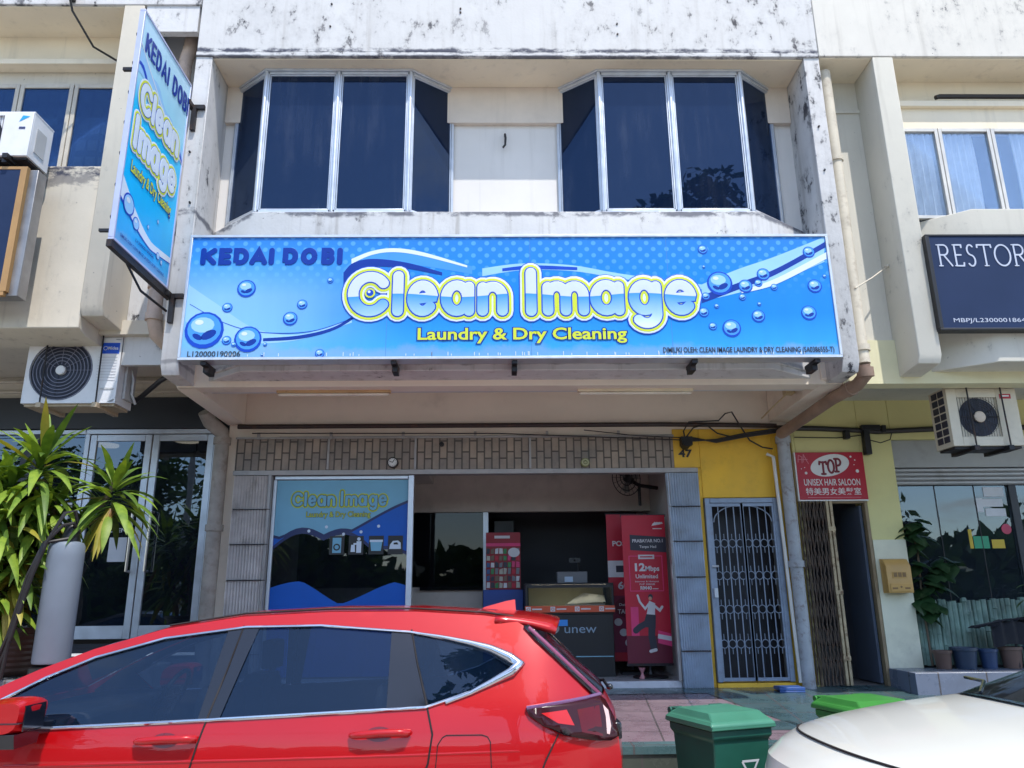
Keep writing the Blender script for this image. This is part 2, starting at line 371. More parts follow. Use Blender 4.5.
triser = tile_mat('olive_riser_tile', (.075, .09, .07), (.085, .10, .085), .3, .3, 0, axis='xz')
tgrey = tile_mat('grey_raised_tile', (.18, .19, .21), (.21, .22, .24), .4, .4, 0)
tblue = tile_mat('blue_grey_plinth_tile', (.17, .20, .27), (.20, .23, .30), .5, .5, 0)
tband = tile_mat('brown_brick_tile', (.46, .37, .29), (.33, .28, .24), .21, .088, 0, rough=.5, mortar=(.12, .10, .085), ms=.009, off=.37, bump=.6, axis='zx', var=.5)
asph = M('pale_bounce_road', (.45, .42, .375), .85, var=.35, vs=1.2, bump=.5, bs=120, dirt=.3, dirtcol=(.09, .085, .075))  # unseen road; pale tone chosen to bounce light under the canopy

# ---------------- ground, road, walkway ----------------
struct(MB().box(-300, 300, -300, 300, -1.0, 0).build('road', asph, loc=(0, 0, -1.0)), 'worn pale grey road running past the row of shops', 'road')
def zp(y): return .73-.0538*(9-y)       # walkway falls to the street
mb = MB()
mb.prof([(6.40, 0), (6.40, zp(6.4)-.045), (9.0, zp(9)-.004), (9.3, zp(9)-.004), (9.3, 0)], -3.25, 12, 1)
mb.add([(-3.25, 6.52, zp(6.52)), (12, 6.52, zp(6.52)), (12, 9.0, zp(9)), (-3.25, 9.0, zp(9))], [(0, 1, 2, 3)], 0)
mb.prof([(6.385, zp(6.4)-.05), (6.385, zp(6.4)+.004), (6.55, zp(6.55)+.004), (6.55, zp(6.4)-.06)], -3.24, 12, 2)
e = .004
for x0, x1, y0, y1 in ((-3.24, 12, 8.62, 9.0), (2.62, 12, 6.56, 8.615)):      # dark bands in the tiling
    mb.add([(x0, y0, zp(y0)+e), (x1 if x0 < 0 else x1, y0, zp(y0)+e), (x1, y1, zp(y1)+e), (x0-(.45 if x0 > 0 else 0), y1, zp(y1)+e)], [(0, 1, 2, 3)], 3)
mb.add([(1.55, 6.9, zp(6.9)+e), (2.6, 6.9, zp(6.9)+e), (2.53, 7.25, zp(7.25)+e), (1.52, 7.25, zp(7.25)+e)], [(0, 1, 2, 3)], 3)
walk = struct(mb.build('walkway', [tpink, triser, tnose, tteal]), 'pink and teal tiled covered walkway in front of the laundry', 'walkway')
mb = MB().box(-14, -3.25, 6.4, 9.05, 0, 1.12)
struct(mb.build('raised_walkway', tgrey, bevel=.01), 'higher grey tiled walkway in front of the glass doors at left', 'walkway')
tag(MB().box(1.80, 2.02, 6.62, 6.76, zp(6.7)-.02, zp(6.7)+.007).build('drain_cover', iron), 'small dark metal drain cover set in the tiled walkway by the step', 'drain cover')

# ================= middle shophouse =================
sh = thing('shophouse', 'white two storey shophouse with two dark bay windows, brown brick band and yellow door wall', 'building', (0, 7, 0))
XL, XR, YF, YB, YG = -3.2, 3.46, 7.0, 7.55, 9.0
mb = MB().box(XL, XR, YF, 7.9, 7.33, 9.4).box(XL, XR, YF-.012, 7.9, 7.27, 7.325)
mb.box(XL+.004, XR-.004, YF+.012, 7.9, 7.318, 7.335)
mb.build('parapet', white, sh, bevel=.008)
for x0, x1, mt in ((XL, XL+.172, whitem), (XR-.165, XR, whitef)):
    f = MB().prof([(YF+.006, 7.272), (YF+.006, 3.86), (YF+.06, 3.76), (YB+.4, 3.74), (YB+.4, 7.272)], x0, x1).build('side_fin', mt, sh, bevel=.006)
mb = MB().box(XL+.17, XR-.165, YB, 7.9, 3.8, 7.285)
mb.build('upper_wall', whitein, sh)
MB().box(XL+.175, XR-.17, YF+.03, YB-.002, 7.258, 7.268).build('soffit', creamin, sh)
MB().box(XL+.175, XR-.17, YB-.06, YB-.003, 6.80, 7.256).build('ring_beam', M('painted_warm_shade', (.70, .61, .52), .75, var=.08, streak=.2), sh)  # warm shade under the soffit is put into this band's colour
# spandrel with splayed ends
sp = [(-3.02, 7.5), (-2.47, 7.05), (2.66, 7.05), (3.285, 7.5), (3.285, 7.56), (-3.02, 7.56)]
mb = MB().plan(sp, 3.86, 5.47)
mb.plan([(-3.0, 7.51), (-2.46, 7.075), (2.65, 7.075), (3.27, 7.51), (3.27, 7.56), (-3.0, 7.56)], 3.80, 3.865)
mb.build('spandrel', whitem, sh, bevel=.008)
MB().prof([(7.42, 3.74), (7.62, 3.74), (7.62, 4.2), (9.3, 4.2), (9.3, 4.3), (7.42, 4.3)], XL+.001, XR-.001).build('walkway_ceiling', beige, sh)
for x0, x1 in ((XL-.02, XL+.18), (XR-.22, XR+.02)):
    MB().prof([(7.40, 3.79), (7.5, 3.735), (8.99, 3.70), (8.99, 4.25), (7.40, 4.25)], x0, x1).build('side_beam', beige, sh, bevel=.008)
# upper storey mass behind the facade (closed, no light leaks)
MB().box(XL+.01, XR-.01, 7.9, 14, 4.301, 9.3).build('upper_storey', white, sh)
# bay windows
def bay(xs, z0, z1, fmat, gmat, parent, yw=7.53, yf=7.2, sill=True):
    P = [(xs[0], yw), (xs[1], yf), (xs[2], yf), (xs[3], yw)]; mid = ((xs[1]+xs[2])/2, yf)
    segs = [(P[0], P[1]), (P[1], mid), (mid, P[2]), (P[2], P[3])]
    fr_ = MB()
    for (a, b) in segs:
        u = Vector((b[0]-a[0], b[1]-a[1], 0)); L = u.length; u.normalize(); n = Vector((u.y, -u.x, 0))
        F = frame((a[0], a[1], 0), u, (0, 0, 1), n); th = .034
        for (u0, u1, v0, v1) in ((.006, L-.006, z0, z0+th), (.006, L-.006, z1-th, z1), (.004, th, z0+.002, z1-.002), (L-th, L-.004, z0+.002, z1-.002)):
            fr_.slab([(u0, v0), (u1, v0), (u1, v1), (u0, v1)], F, -.03, .012)
        i = .037
        for (u0, u1, v0, v1) in ((i, L-i, z0+i, z0+i+.012), (i, L-i, z1-i-.012, z1-i), (i, i+.012, z0+i, z1-i), (L-i-.012, L-i, z0+i, z1-i)):
            fr_.slab([(u0, v0), (u1, v0), (u1, v1), (u0, v1)], F, -.022, .004)
    for (x, y) in P[1:3]+[mid]: fr_.cyl((x, y-.012, z0+.004), (x, y-.012, z1-.004), .02, n=8)
    fr_.plan([(P[0][0]-.03, P[0][1]), (P[1][0]-.02, yf-.03), (P[2][0]+.02, yf-.03), (P[3][0]+.03, P[3][1])], z1+.002, z1+.03)
    fr_.plan([(P[0][0]-.03, P[0][1]), (P[1][0]-.02, yf-.035), (P[2][0]+.02, yf-.035), (P[3][0]+.03, P[3][1])], z0-.03, z0-.002)
    f = fr_.build('bay_window', fmat, parent, bevel=.003)
    for (a, b) in segs:
        u = Vector((b[0]-a[0], b[1]-a[1], 0)); L = u.length; u.normalize(); n = Vector((u.y, -u.x, 0)); F = frame((a[0], a[1], 0), u, (0, 0, 1), n)
        MB().slab([(.044, z0+.044), (L-.044, z0+.044), (L-.044, z1-.044), (.044, z1-.044)], F, -.016, -.010).build('pane', gmat, f)
    return f
bay((-2.92, -2.50, -.94, -.49), 5.535, 7.23, alu, film, sh)
bay((.66, 1.10, 2.65, 3.10), 5.535, 7.23, alu, film, sh)
MB().tube([(.08, 7.545, 6.66), (.08, 7.50, 6.66), (.085, 7.48, 6.60), (.08, 7.49, 6.52), (.055, 7.50, 6.49)], .012, 6).build('wall_hook', iron, sh)
# ground floor front
MB().box(XL, XR, YG, 9.25, 3.53, 4.21).build('beam_wall', beige, sh)
MB().box(-3.09, 2.06, YG-.03, 9.2, 3.155, 3.526).build('brick_band', tband, sh)
mb = MB().box(-3.1, 2.33, YG-.045, 9.1, 3.10, 3.152).box(-3.1, 2.07, YG-.05, YG-.032, 3.527, 3.548)
for x in (-2.85, -2.0, -1.15, -.3, .55, 1.4): mb.box(x, x+.03, YG-.06, YG-.034, 3.52, 3.60)
for x in (-1.0, .35, -2.02): mb.box(x, x+.025, YG-.05, YG-.034, 3.16, 3.525)
mb.build('sign_rail', alud, sh)
MB().box(2.062, 2.372, YG-.02, 9.2, 3.156, 3.62).box(2.335, 2.372, YG-.021, 9.2, .70, 3.15).box(3.235, XR-.002, YG-.02, 9.2, .70, 3.62).box(2.374, 3.233, YG-.02, 9.2, 2.80, 3.62).box(2.374, 3.233, YG-.06, 9.2, .66, .775).build('yellow_wall', yellow, sh, bevel=.005)
F9 = frame((0, YG-.02, 0))
MB().text('47', F9, 2.125, 3.285, .15, .085, .004, off=.035).build('house_number', black, sh)
# folding metal shutters, pushed to each side
def shutter(x0, x1, x0b, x1b, z0, z1, mt, parent, n=22):
    b = MB(); zs = [z0]; 
    for k in range(6): zs.append(z0+(z1-z0)*(k+1)/6)
    for a, c in zip(zs, zs[1:]):
        ta, tc = (a-z0)/(z1-z0), (c-z0)/(z1-z0)
        L = lambda t: x0b+(x0-x0b)*t
        Rr = lambda t: x1b+(x1-x1b)*t
        vs = []
        for (z, t) in ((a+.006, ta), (c-.006, tc)):
            for i in range(2*n+1):
                vs.append((L(t)+(Rr(t)-L(t))*i/(2*n), 8.925+(.045 if i % 2 else 0), z))
        k = 2*n+1
        b.add(vs, [(i, i+1, k+i+1, k+i) for i in range(2*n)])
    o = b.build('folding_shutter', mt, parent, smooth=0)
    for z in zs[1:-1]: MB().box(x0b+.002, x1b-.002, 8.925, 8.968, z-.005, z+.005).build('hinge_strip', iron, o)
    MB().box(x0b+.01, x1b-.01, 8.978, 9.02, z0, z1).build('lath_backing', mt, o)
    return o
shutter(-3.07, -2.68, -3.06, -2.64, .73, 3.095, shutd, sh, 12)
MB().box(-3.30, -3.085, 8.99, 9.3, .7, 3.53).build('pier', beige, sh)
s2 = shutter(1.935, 2.32, 2.0, 2.325, .715, 3.095, shut, sh, 13)
MB().box(-2.675, -2.645, 8.93, 9.03, .74, 3.095).build('shutter_post', alud, sh)
MB().box(1.955, 1.985, 8.95, 9.05, .8, 3.095).box(1.945, 1.957, 8.93, 8.96, 1.9, 2.05).build('shutter_post', alud, sh)
# show window with printed film
sw = MB().box(-2.63, -1.07, 9.02, 9.07, 3.055, 3.094).box(-1.065, -1.0, 9.0, 9.08, .80, 3.094).box(-2.64, -2.60, 9.02, 9.07, .80, 3.05).box(-2.598, -1.067, 9.0, 9.12, .74, .86)
swin = sw.build('show_window', alu, sh, bevel=.004)
MB().box(-2.598, -1.07, 9.045, 9.051, .87, 3.05).build('glass', GL('show_glass', (.004, .005, .008), (.35, .37, .4), .02, .9), swin)
fw = frame((-2.6, 9.043, 0)); W = 1.53
pb = [M('print_pale_cyan', C(120, 178, 205), .4, var=.05, spec=.3), M('print_blue', C(16, 92, 190), .4, var=.08, spec=.3), M('print_navy', C(10, 30, 90), .4, var=.05), M('print_lime', C(190, 205, 40), .4, var=.04), M('print_white', C(205, 220, 235), .4, var=.03), black]
mb = MB()
n = 24; us = [W*i/n for i in range(n+1)]
low1 = [2.22+.16*math.sin(u*2.2+.4)+.10*abs(math.sin(u*5.5)) for u in us]
mb.band(fw, [(u, 3.045) for u in us], [(u, a) for u, a in zip(us, low1)], .001, 0)
up2 = [2.46+.12*math.sin(u*2.6+3.7)+.28*max(0, u-.75)**1.2 for u in us]
mb.band(fw, [(u, max(a, b+.02)) for u, a, b in zip(us, up2, low1)], [(u, b-.005) for u, b in zip(us, low1)], .003, 1)
mb.band(fw, [(u, max(a, b+.02)+.02) for u, a, b in zip(us, up2, low1)], [(u, max(a, b+.02)-.012) for u, a, b in zip(us, up2, low1)], .0045, 2)
mb.band(fw, [(u, b+.01) for u, b in zip(us, low1)], [(u, b-.03) for u, b in zip(us, low1)], .0045, 2)
lo = [1.80+.10*abs(math.sin(u*3.6+.3))-.16*math.sin(min(3.14, max(0, u-.35)*3.0)) for u in us]
mb.band(fw, [(u, a) for u, a in zip(us, lo)], [(u, .875) for u in us], .001, 1)
fu = lambda x: .20+(x-58)*.00118; fv = lambda y: 2.825+(118-y)*.00145
for r, d, mi in ((.034, .005, 3), (.021, .007, 2), (.0155, .009, 0)): mb.strokes(logo_lines(fu, fv), r, fw, d, m=mi)
mb.text('Laundry & Dry Cleaning', fw, .36, 2.62, .74, .062, .0055, 2, off=.05); mb.text('Laundry & Dry Cleaning', fw, .36, 2.62, .74, .062, .007, 3, off=.01)
for k in range(5): mb.disc(fw, .4+.2*k, 2.46+.05*math.sin(k*2), .018, .018, .006, 10, 4)
for k, u in enumerate((.73, .95, 1.18, 1.40)):
    mb.poly(fw, [(u-.085+.02*0, 2.190), (u+.085, 2.190), (u+.085, 2.400), (u-.085, 2.400)], .008, 5)
    if k == 0: mb.rect(fw, u-.05, u+.05, 2.210, 2.380, .0095, 0); mb.disc(fw, u, 2.275, .04, .04, .011, 16, 5); mb.disc(fw, u, 2.275, .024, .024, .0125, 14, 0)
    elif k == 1:
        mb.disc(fw, u+.03, 2.365, .02, .02, .0095, 12, 4); mb.rect(fw, u+.005, u+.06, 2.210, 2.340, .0095, 4); mb.poly(fw, [(u-.06, 2.220), (u-.01, 2.220), (u-.015, 2.300), (u-.055, 2.300)], .0095, 4); mb.rect(fw, u-.03, u+.02, 2.300, 2.320, .0105, 4)
    elif k == 2: mb.poly(fw, [(u-.055, 2.230), (u+.055, 2.230), (u+.068, 2.330), (u-.068, 2.330)], .0095, 0); mb.rect(fw, u-.075, u+.075, 2.330, 2.355, .0105, 4)
    else: mb.poly(fw, [(u-.07, 2.250), (u+.065, 2.250), (u+.06, 2.320), (u+.03, 2.345), (u-.03, 2.340), (u-.06, 2.300)], .0095, 4); mb.poly(fw, [(u-.02, 2.300), (u+.035, 2.300), (u+.02, 2.325), (u-.02, 2.320)], .011, 5)
mb.build('printed_film', pb, swin, recalc=False)
# room behind
mb = MB().box(-3.18, -2.7, 9.3, 14, .7, 4.3).box(2.05, 2.3, 9.3, 14, .7, 4.3).box(-2.7, 2.05, 13.8, 14, .7, 4.3).box(-2.7, 2.05, 9.3, 13.8, 4.05, 4.3)
mb.build('room_wall', greyin, sh)
MB().box(-2.7, 2.05, 9.02, 13.8, .55, .80).build('shop_floor', M('pale_floor_tile', (.42, .41, .42), .3, var=.1, dirt=.3), sh, bevel=.006)
MB().box(-2.68, 1.99, 8.985, 9.018, .70, .802).build('door_step', M('white_step_tile', (.66, .66, .70), .35, var=.12, dirt=.5), sh, bevel=.004)
mb = MB().box(-2.698, 2.045, 10.5, 10.62, 2.82, 4.045).box(-2.698, -.23, 10.5, 10.62, .805, 1.84)
mb.box(-1.2, -.9, 9.4, 10.49, 3.2, 4.04)
mb.build('inner_bulkhead', M('inner_beige_paint', (.62, .55, .49), .75, var=.1, dirt=.2), sh)
MB().box(-.222, -.155, 10.48, 10.64, .806, 2.815).build('partition_post', alu, sh)
MB().box(-1.05, -.225, 10.43, 10.53, 1.80, 1.86).box(-2.69, -.225, 10.55, 10.56, 1.862, 2.815).build('inner_window', [GL('inner_dark_glass', (.004, .005, .007), (.10, .10, .11), .01, .45, dust=.04)], sh)
MB().box(-2.69, 2.04, 11.6, 11.75, .806, 4.04).build('back_partition', darkin, sh)
# security door
def grille(x0, x1, z0, z1, y, parent, fm):
    b = MB(); xs = [x0+(x1-x0)*k/4 for k in range(5)]
    for k in (0, 4): b.box(xs[k]-.016, xs[k]+.016, y-.015, y+.015, z0, z1)
    b.box(x0, x1, y-.014, y+.014, z0, z0+.035).box(x0, x1, y-.014, y+.014, z1-.035, z1)
    for k in (1, 2, 3): b.tube([(xs[k], y, z0+.03), (xs[k], y, z1-.03)], .007, 6)
    h = z1-z0
    for j, fz in enumerate((.20, .39, .58, .765)):
        z = z0+h*fz
        for k in range(4):
            cx = (xs[k]+xs[k+1])/2; r = (x1-x0)/8-.004
            b.tube([(cx+r*math.cos(a*math.pi/6), y-.004, z+r*1.08*math.sin(a*math.pi/6)) for a in range(13)], .0048, 5, cap=False)
            b.tube([(cx, y, z-h*.055), (cx, y, z-r)], .0045, 5); b.tube([(cx, y, z+r), (cx, y, z+h*.055)], .0045, 5)
    return b.build('door_leaf', fm, parent)
dx0, dx1, dz0, dz1 = 2.378, 3.228, .785, 2.79
dframe = MB().box(dx0, dx0+.055, 8.93, 9.0, dz0, dz1).box(dx1-.055, dx1, 8.93, 9.0, dz0, dz1).box(dx0+.057, dx1-.057, 8.93, 9.0, dz1-.055, dz1).build('security_door', grill, sh, bevel=.004)
grille(dx0+.06, 2.80, dz0+.01, dz1-.06, 8.955, dframe, grill)
grille(2.806, dx1-.06, dz0+.01, dz1-.06, 8.955, dframe, grill)
b = MB(); b.tube([(2.44+.02, 8.93, 2.72-.2)]+[(2.47+.33*(1-math.cos(a)), 8.948, 2.52+.19*math.sin(a)) for a in [k*math.pi/20 for k in range(11)]], .007, 5)
b.tube([(3.15, 8.93, 2.52)]+[(3.14-.33*(1-math.cos(a)), 8.948, 2.52+.19*math.sin(a)) for a in [k*math.pi/20 for k in range(11)]], .007, 5); b.build('scroll', grill, dframe)
MB().box(2.40, 2.44, 8.885, 8.94, 1.68, 1.78).tube([(2.40, 8.90, 2.02), (2.47, 8.89, 2.02)], .012, 8).build('lock', alu, dframe)
MB().box(dx0-.02, dx1+.02, 9.3, 9.35, .7, 2.9).box(dx0-.04, dx0-.005, 9.05, 9.3, .7, 2.9).build('stair_shade_sheet', M('stair_shade_blue', (.012, .014, .024), .5), sh)  # dark sheet painted as the unlit stair space behind the grille
# lamps under the canopy edge, rainwater pipes, conduit
for x0, x1, mt in ((-2.25, -1.10, M('old_lamp_batten', (.55, .36, .18), .5, dirt=.6)), (.80, 1.98, M('cream_lamp_batten', (.76, .66, .48), .5))):
    o = MB().box(x0, x1, 7.55, 7.61, 3.715, 3.752).build('lamp_batten', mt, sh, bevel=.004)
    MB().cyl((x0+.02, 7.575, 3.70), (x1-.02, 7.575, 3.70), .015, n=8).build('tube_lamp', M('unlit_tube', (.75, .70, .60), .3), o)
MB().tube([(-3.08, 8.93, 3.67), (1.9, 8.93, 3.67), (2.6, 8.93, 3.66), (3.3, 8.93, 3.645)], .028, 8).build('conduit', M('rusty_black_pipe', (.035, .022, .02), .5, rust=.4), sh)
MB().box(-2.6, 3.2, 8.985, 8.999, 3.55, 3.56).build('wall_trim', alud, sh)
def downpipe(path, r, mt, parent, joints=(), name='downpipe'):
    b = MB().tube(path, r, 14)
    for (p, q, k) in joints: b.cyl(p, q, r*k, n=14)
    return b.build(name, mt, parent, smooth=50)
downpipe([(-3.215, 8.84, .73), (-3.215, 8.84, 3.50), (-3.225, 8.83, 3.58), (-3.33, 8.70, 3.68), (-3.36, 8.62, 3.78)], .082, M('mottled_grey_pipe', (.36, .32, .28), .6, var=.3, dirt=.6, rust=.3), sh, [((-3.215, 8.84, 2.45), (-3.215, 8.84, 2.52), 1.22), ((-3.215, 8.84, 3.44), (-3.215, 8.84, 3.52), 1.2)])
downpipe([(3.345, 8.86, .70), (3.335, 8.86, 3.50), (3.335, 8.84, 3.56)], .072, pvcgrey, sh, [((3.34, 8.86, 2.0), (3.34, 8.86, 2.07), 1.25), ((3.337, 8.86, 3.42), (3.337, 8.86, 3.5), 1.22)])
downpipe([(3.57, 7.16, 7.2), (3.565, 7.16, 4.0), (3.565, 7.15, 3.87)], .066, pvcbeige, sh, [((3.567, 7.16, 6.1), (3.567, 7.16, 6.16), 1.2), ((3.565, 7.16, 4.0), (3.565, 7.16, 4.06), 1.28)])
downpipe([(3.565, 7.16, 3.86), (3.575, 7.17, 3.76), (3.55, 7.3, 3.70), (3.46, 7.7, 3.66), (3.30, 8.80, 3.52)], .064, pvcbrown, sh, [((3.57, 7.15, 3.83), (3.575, 7.16, 3.74), 1.25), ((3.53, 7.38, 3.69), (3.515, 7.46, 3.685), 1.2)], 'slanted_pipe')
MB().tube([(3.14, 8.90, 3.30), (3.21, 8.88, 3.26), (3.225, 8.88, 2.6), (3.262, 8.88, .78)], .02, 8).build('drain_hose', pvcwhite, sh)
MB().tube([(3.555, 7.09, 4.64), (3.8, 7.2, 4.80), (4.03, 7.3, 4.97)], .009, 6).cyl((4.0, 7.29, 4.95), (4.04, 7.31, 4.98), .016).build('pipe_stay', pvcbeige, sh)
b = MB().box(3.10, 3.2, 8.0, 8.1, 3.80, 3.9).tube([(3.12, 8.05, 3.8), (3.05, 8.3, 3.72), (3.02, 8.6, 3.66)], .008, 5)
b.build('junction_box', M('old_beige_plastic', (.52, .40, .22), .5), sh)
# rising black strap and tiny bolts on the fin faces
b = MB()
random.seed(4)
for k in range(14):
    x = random.choice((XL+.05, XL+.11, XR-.06, XR-.1, -1.8, 1.3, -.4, .6)); z = random.uniform(5.3, 9.0) if abs(x) > 3 else random.uniform(7.5, 8.2)
    MB().cyl((x, YF-.012, z), (x, YF+.02, z), .011, n=8).build('bolt', iron, sh)

# ================= left shophouse =================
lh = thing('shophouse', 'cream shophouse at the left with charcoal fascia, aluminium glass doors and stained upper wall', 'building', (-6, 7, 0))
X0, X1 = -10.5, -3.203
MB().box(X0, X1, 7.0, 7.56, 7.93, 9.5).build('parapet', whitef, lh, bevel=.008)
MB().box(X0, -4.04, 7.03, 7.558, 7.918, 7.928).build('soffit', creamin, lh)
MB().box(X0, X1-.05, 7.56, 14, 4.45, 9.4).build('upper_storey', cream, lh)
MB().box(X0, -4.04, 7.5, 7.559, 7.56, 7.929).box(X0, -4.04, 7.40, 7.559, 7.49, 7.555).build('soffit_beam', creamin, lh, bevel=.006)
MB().prof([(7.006, 7.928), (7.006, 4.46), (7.06, 4.36), (7.558, 4.33), (7.558, 7.928)], -4.035, -3.82).build('side_fin', cream, lh, bevel=.008)
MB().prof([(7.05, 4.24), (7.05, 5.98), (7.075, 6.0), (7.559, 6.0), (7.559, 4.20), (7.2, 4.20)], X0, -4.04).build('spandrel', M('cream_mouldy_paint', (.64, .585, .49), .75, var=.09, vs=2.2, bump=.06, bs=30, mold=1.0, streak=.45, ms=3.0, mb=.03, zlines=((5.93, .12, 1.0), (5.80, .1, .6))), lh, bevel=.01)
MB().box(-3.8, -3.23, 7.02, 7.10, 7.6, 7.928).build('gap_soffit', whitem, lh)
MB().box(X0, X1, 7.42, 9.3, 4.30, 4.449).build('walkway_ceiling', cream, lh)
mb = MB().box(X0, -3.42, 8.99, 9.3, 4.04, 4.299).box(X0, -3.42, 8.93, 8.989, 4.22, 4.25).box(X0, -3.42, 8.95, 8.989, 4.10, 4.125)
mb.build('front_wall', cream, lh, bevel=.004)
MB().box(X0, -3.34, 8.94, 9.3, 3.66, 4.038).build('fascia', charc, lh, bevel=.006)
# upper windows with a pattern of openings behind the glass
wmat = M('old_cream_frame', (.55, .50, .42), .5, var=.15, dirt=.3)
for x0, x1 in ((-4.72, -4.1), (-5.32, -4.77), (-5.95, -5.37), (-6.6, -6.0)):
    fr_ = MB()
    for a in ((x0-.02, x0+.025, 5.96, 7.30), (x1-.025, x1+.02, 5.96, 7.30), (x0+.026, x1-.026, 7.25, 7.30), (x0+.026, x1-.026, 5.96, 6.01)):
        fr_.box(a[0], a[1], 7.50, 7.556, a[2], a[3])
    f = fr_.build('window', wmat, lh, bevel=.003)
    MB().box(x0+.027, x1-.027, 7.515, 7.52, 6.012, 7.248).build('pane', GL('blue_upper_glass', (.006, .018, .05), (.62, .70, .80), .0, .8, refl=(.30, .40, .55)), f)
    g = MB(); 
    for j in range(6):
        for i in range(4):
            x = x0+.05+i*(x1-x0-.1)/4; z = 6.05+j*.205
            g.box(x+.02, x+(x1-x0-.1)/4-.012, 7.544, 7.549, z+.02, z+.15)
    g.build('ventilation_block', M('pale_blue_block', (.10, .095, .085), .6, var=.3), f)
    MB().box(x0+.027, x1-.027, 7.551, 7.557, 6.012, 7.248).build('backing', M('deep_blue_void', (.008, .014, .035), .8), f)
MB().box(-4.04+.222, X1, 7.50, 7.558, 4.0, 7.928).build('gap_wall', whitem, lh)
downpipe([(-3.40, 7.30, 7.85), (-3.40, 7.28, 7.6), (-3.43, 7.27, 7.4), (-3.43, 7.25, 4.6), (-3.43, 7.25, 4.42), (-3.40, 7.3, 4.25), (-3.36, 7.45, 4.2)], .072, M('peeling_pipe', (.55, .42, .34), .7, var=.35, dirt=.9, mold=.8, ms=6), lh, [((-3.43, 7.25, 4.72), (-3.43, 7.25, 4.80), 1.25), ((-3.425, 7.25, 4.45), (-3.425, 7.25, 4.38), 1.2)])
# glass shop front
FX0, FX1, FZ0, FZ1 = -10.4, -3.30, 1.32, 3.655
b = MB().box(-4.86, -3.30, 8.96, 9.03, 3.60, 3.655).box(-10.4, -4.865, 8.96, 9.03, 3.60, 3.65)
for x in (-4.86, -3.355): b.box(x, x+.055, 8.955, 9.035, 1.25, 3.598)
b.box(-7.2, -7.14, 8.96, 9.03, 1.25, 3.598).box(-10.4, -4.865, 8.96, 9.03, 1.25, 1.36)
b.build('shop_front', alu, lh, bevel=.004)
MB().box(-5.56, -5.37, 8.93, 9.04, 1.21, 3.598).build('dark_post', charc, lh, bevel=.005)
for x0, x1 in ((-7.13, -5.565), (-5.365, -4.865), (-10.4, -7.21)):
    MB().box(x0, x1, 8.99, 8.996, 1.362, 3.598).build('shop_pane', shopgl, lh)
for x0, x1, hx in ((-4.80, -4.085, -4.17), (-4.07, -3.36, -3.965)):
    b = MB().box(x0, x0+.075, 8.965, 9.015, 1.30, 3.59).box(x1-.075, x1, 8.965, 9.015, 1.30, 3.59).box(x0+.077, x1-.077, 8.965, 9.015, 3.515, 3.59).box(x0+.077, x1-.077, 8.965, 9.015, 1.30, 1.44)
    d = b.build('glass_door', alu, lh, bevel=.004)
    MB().box(x0+.077, x1-.077, 8.985, 8.991, 1.442, 3.513).build('pane', shopgl, d)
    MB().tube([(hx, 8.96, 2.02), (hx, 8.89, 2.02), (hx, 8.89, 2.68), (hx, 8.96, 2.68)], .016, 8).build('handle', M('steel', (.55, .5, .45), .3, metal=1), d)
lab = M('notice_paper', (.62, .63, .66), .6)
Fd = frame((0, 8.984, 0))
b = MB().rect(Fd, -4.44, -4.24, 2.13, 2.40, .002)
b.build('notice_sheet', lab, lh)
b = MB().text('OPEN', Fd, -4.46, 2.46, .19, .045, .002, off=.015); b.build('door_lettering', M('white_vinyl', (.6, .6, .6), .5), lh)
Fp = frame((0, 8.988, 0))
b = MB().rect(Fp, -5.30, -4.92, 2.72, 2.80, .002).rect(Fp, -5.30, -5.26, 2.55, 2.72, .002).rect(Fp, -5.1, -4.95, 2.5, 2.66, .002).rect(Fp, -5.24, -5.13, 2.5, 2.68, .002)
b.build('window_sticker', lab, lh)
MB().box(X0, -3.31, 9.04, 9.3, 1.205, 1.249).box(X0, -3.32, 12.6, 12.8, 1.2, 4.0).box(X0, -3.32, 9.31, 12.6, 3.86, 4.04).box(X0, -3.32, 9.05, 12.6, 1.15, 1.204).build('room_lining', darkin, lh)
for x, y in ((-4.35, 10.6), (-3.9, 11.6), (-5.6, 10.9)):
    MB().lathe((x, y, 3.83), [(.16, .03), (.16, 0), (.02, -.004)], 16).build('ceiling_lamp', EM('lit_lamp', (1, .86, .6), 2.2), lh)

# ================= right shophouse =================
rh = thing('shophouse', 'pale cream shophouse at the right with lemon ground floor wall, salon doorway and curtained windows', 'building', (6, 7, 0))
X0, X1 = 3.463, 11.0
MB().box(X0, X1, 7.0, 7.5, 7.29, 9.4).build('parapet', M('patchy_cream_parapet', (.66, .63, .57), .75, var=.08, vs=2.2, bump=.06, mold=1.0, streak=.3, ms=3.4, mb=.06), rh, bevel=.008)
MB().box(X0+.02, 4.043, 7.03, 7.498, 7.278, 7.288).box(4.267, X1, 7.03, 7.498, 7.278, 7.288).build('soffit', creamin, rh)
MB().box(X0+.01, X1, 7.5, 14, 3.95, 9.3).build('upper_storey', creamr, rh)
MB().prof([(7.006, 7.288), (7.006, 3.92), (7.05, 3.84), (7.499, 3.80), (7.499, 7.288)], 4.045, 4.265).build('side_fin', creamr, rh, bevel=.008)
MB().box(X0+.02, 4.043, 7.44, 7.499, 3.9, 7.288).box(X0+.02, 4.043, 7.42, 7.438, 6.88, 6.92).build('gap_wall', creamr, rh)
MB().box(4.267, X1, 7.42, 7.499, 6.93, 7.288).box(4.267, X1, 7.25, 7.499, 6.85, 6.92).box(4.267, X1, 7.30, 7.499, 6.60, 6.85).build('soffit_beam', creamin, rh, bevel=.005)
MB().tube([(4.83, 7.27, 6.97), (4.87, 7.27, 6.985), (5.6, 7.27, 6.985), (10, 7.27, 6.985)], .026, 8).build('black_hose', cable, rh)
